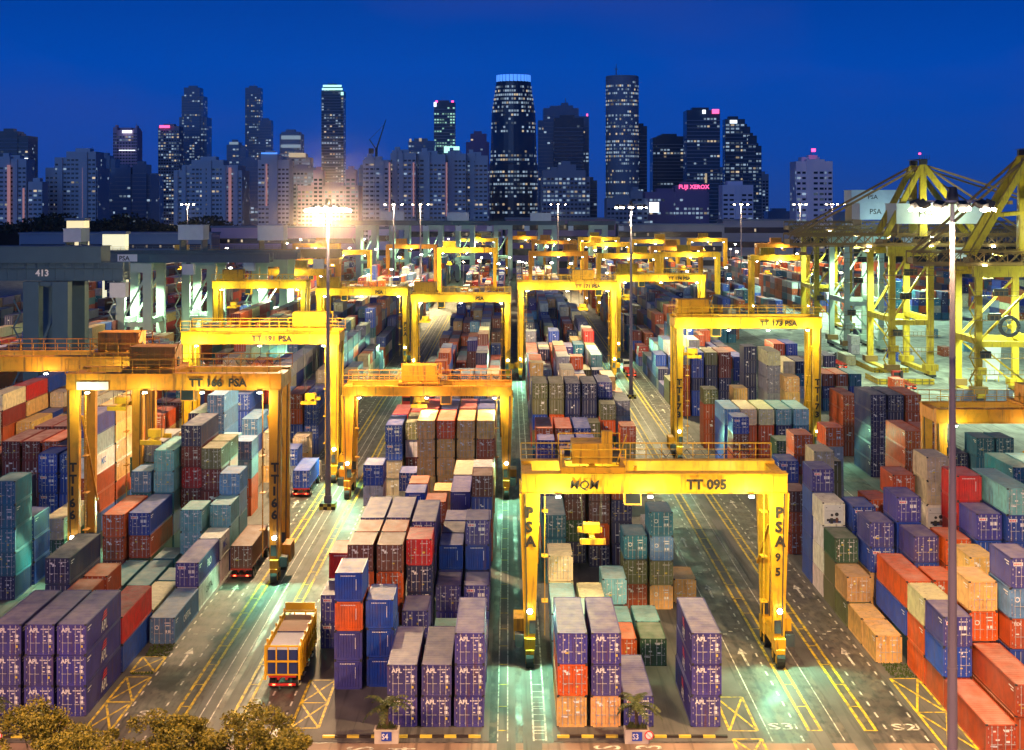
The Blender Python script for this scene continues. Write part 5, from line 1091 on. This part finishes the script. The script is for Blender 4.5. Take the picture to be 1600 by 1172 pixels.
# wooded ridge, low port buildings
hl = MB(); pts = []
rg = random.Random(3); xs = [-900 + 30 * i for i in range(61)]; hs = [14 + 8 * math.sin(i * .4) + rg.uniform(-2, 2) + (8 if x < -130 else 0) for i, x in enumerate(xs)]
for i in range(60):
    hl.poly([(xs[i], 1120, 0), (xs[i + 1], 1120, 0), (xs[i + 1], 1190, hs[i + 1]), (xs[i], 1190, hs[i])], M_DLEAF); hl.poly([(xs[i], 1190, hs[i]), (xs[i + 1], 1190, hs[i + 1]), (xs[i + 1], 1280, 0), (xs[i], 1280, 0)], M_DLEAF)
tag(hl.build('hill'), kind='structure')
wd_ = MB()
for i in range(16000):
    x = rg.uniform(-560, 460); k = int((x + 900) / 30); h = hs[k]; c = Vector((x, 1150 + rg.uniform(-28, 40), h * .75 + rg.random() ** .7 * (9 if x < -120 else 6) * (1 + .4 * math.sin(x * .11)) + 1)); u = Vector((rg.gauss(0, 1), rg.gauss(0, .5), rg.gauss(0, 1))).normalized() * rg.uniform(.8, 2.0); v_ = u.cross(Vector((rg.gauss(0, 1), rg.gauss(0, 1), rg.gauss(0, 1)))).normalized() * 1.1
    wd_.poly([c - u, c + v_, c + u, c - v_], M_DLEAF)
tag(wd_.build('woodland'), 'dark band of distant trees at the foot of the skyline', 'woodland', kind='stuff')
def shed(px0, px1, yt, D, label, m_, rows=3, lamps=True, dp=30):
    cx = PX((px0 + px1) / 2, D); w_ = (PX(px1, D) - PX(px0, D)) / 2; h = PZ(yt, D)
    m = MB(); m.box(-w_, w_, 0, dp, 0, h, m_); o = m.build('port_building', loc=(cx, D, 0)); tag(o, label, 'building')
    m = MB(); m.box(-w_ - .6, w_ + .6, -.8, dp + .6, h + .003, h + 1.0, M_SHELL); m.build('roof', o)
    m = MB(); wl = MB()
    for r_ in range(rows):
        z = h * (r_ + .45) / (rows + .3); m.box(-w_ + .8, w_ - .8, -.06, -.003, z, z + h * .12, M_WIN)
        n = int(w_ / 4)
        for k in range(n):
            if lamps and rg.random() < .55: x = -w_ + 2 + 2 * w_ * k / n; wl.box(x, x + 1.1, -.22, -.07, z + h * .03, z + h * .09, M_LWm)
    tag(m.build('window_band', o), kind='stuff')
    if wl.f: tag(wl.build('wall_lamp', o), kind='stuff')
shed(790, 962, 343, 1000, 'long multi-storey car park with rows of warm lamps', BM['pu'], 4); shed(640, 785, 352, 1040, 'lilac warehouse left of the lamp-dotted car park', BM['pk'], 3)
shed(575, 618, 358, 960, 'pale lilac shed beside the glaring mast', BM['wh'], 3, False); shed(965, 1130, 352, 1020, 'grey warehouse right of the lamp-dotted car park', BM['gr'], 3); shed(330, 560, 356, 1050, 'low brown-lit warehouse behind the glaring mast', BM['pk'], 2)
shed(1130, 1240, 345, 1080, 'low warehouse below the white tower', BM['gr'], 3); shed(30, 330, 366, 1000, 'long low dark warehouse at left under the ridge', BM['bl'], 2); shed(104, 131, 345, 620, 'yellow-glowing pale cabin block on the dark girder line', mat('glowing_cream_wall', emis((1.0, .82, .42), .9)), 1, False, 8)  # the cabin block wall is emissive to look floodlit
shed(160, 195, 366, 600, 'bright cream hut on the dark girder line', mat('glowing_hut_wall', emis((1.0, .92, .55), .9)), 1, False, 6)  # hut wall gives off its floodlit look by its own emission
# ------------------------------------------------------------------ haze: one closed box of thin even air round everything
hz = MB(); hz.box(-1600, 1600, -200, 2800, -1, 240, M_GAL); ho = hz.build('haze'); tag(ho, 'thin blue evening haze over the port and city', 'haze', kind='stuff')
hm = bpy.data.materials.new('haze'); hm.use_nodes = True; hn = hm.node_tree; hn.nodes.clear()
hv = N(hn, 'ShaderNodeVolumePrincipled'); hv.inputs['Color'].default_value = (.80, .86, 1, 1); hv.inputs['Density'].default_value = HAZE; hv.inputs['Anisotropy'].default_value = .55
hn.links.new(hv.outputs[0], N(hn, 'ShaderNodeOutputMaterial').inputs['Volume']); ho.data.materials.clear(); ho.data.materials.append(hm)
def glow(x, y, z, r, dens, label):  # scattering volume added round a lamp head to make its glow
    m = MB(); k, rings = 20, 10; pts = [[(r * math.sin(math.pi * i / rings) * math.cos(2 * math.pi * j / k), r * math.sin(math.pi * i / rings) * math.sin(2 * math.pi * j / k), .8 * r * math.cos(math.pi * i / rings)) for j in range(k)] for i in range(rings + 1)]
    m.v = [p for row in pts for p in row]
    for i in range(rings):
        for j in range(k): m.face((i * k + j, (i + 1) * k + j, (i + 1) * k + (j + 1) % k, i * k + (j + 1) % k), M_GAL)
    o = m.build('glow', loc=(x, y, z)); tag(o, label, 'glow', kind='stuff'); q = bpy.data.materials.new('glow'); q.use_nodes = True; qn = q.node_tree; qn.nodes.clear()
    v = N(qn, 'ShaderNodeVolumePrincipled'); v.inputs['Color'].default_value = (1, .9, .8, 1); v.inputs['Density'].default_value = dens
    tcm = N(qn, 'ShaderNodeTexCoord'); mm = N(qn, 'ShaderNodeMapping'); mm.inputs['Scale'].default_value = (1 / r, 1 / r, 1.25 / r); gt = N(qn, 'ShaderNodeTexGradient', gradient_type='SPHERICAL')
    pw = N(qn, 'ShaderNodeMath', operation='POWER'); pw.inputs[1].default_value = 2.2; ml = N(qn, 'ShaderNodeMath', operation='MULTIPLY'); ml.inputs[1].default_value = dens
    qn.links.new(tcm.outputs['Object'], mm.inputs[0]); qn.links.new(mm.outputs[0], gt.inputs[0]); qn.links.new(gt.outputs['Fac'], pw.inputs[0]); qn.links.new(pw.outputs[0], ml.inputs[0]); qn.links.new(ml.outputs[0], v.inputs['Density'])
    qn.links.new(v.outputs[0], N(qn, 'ShaderNodeOutputMaterial').inputs['Volume']); o.data.materials.clear(); o.data.materials.append(q)
glow(PX(512.5, 227.6), 227.6, 42.5, 17, .0032, 'warm mist added round the glaring mast head')
print('objects', len(bpy.data.objects))
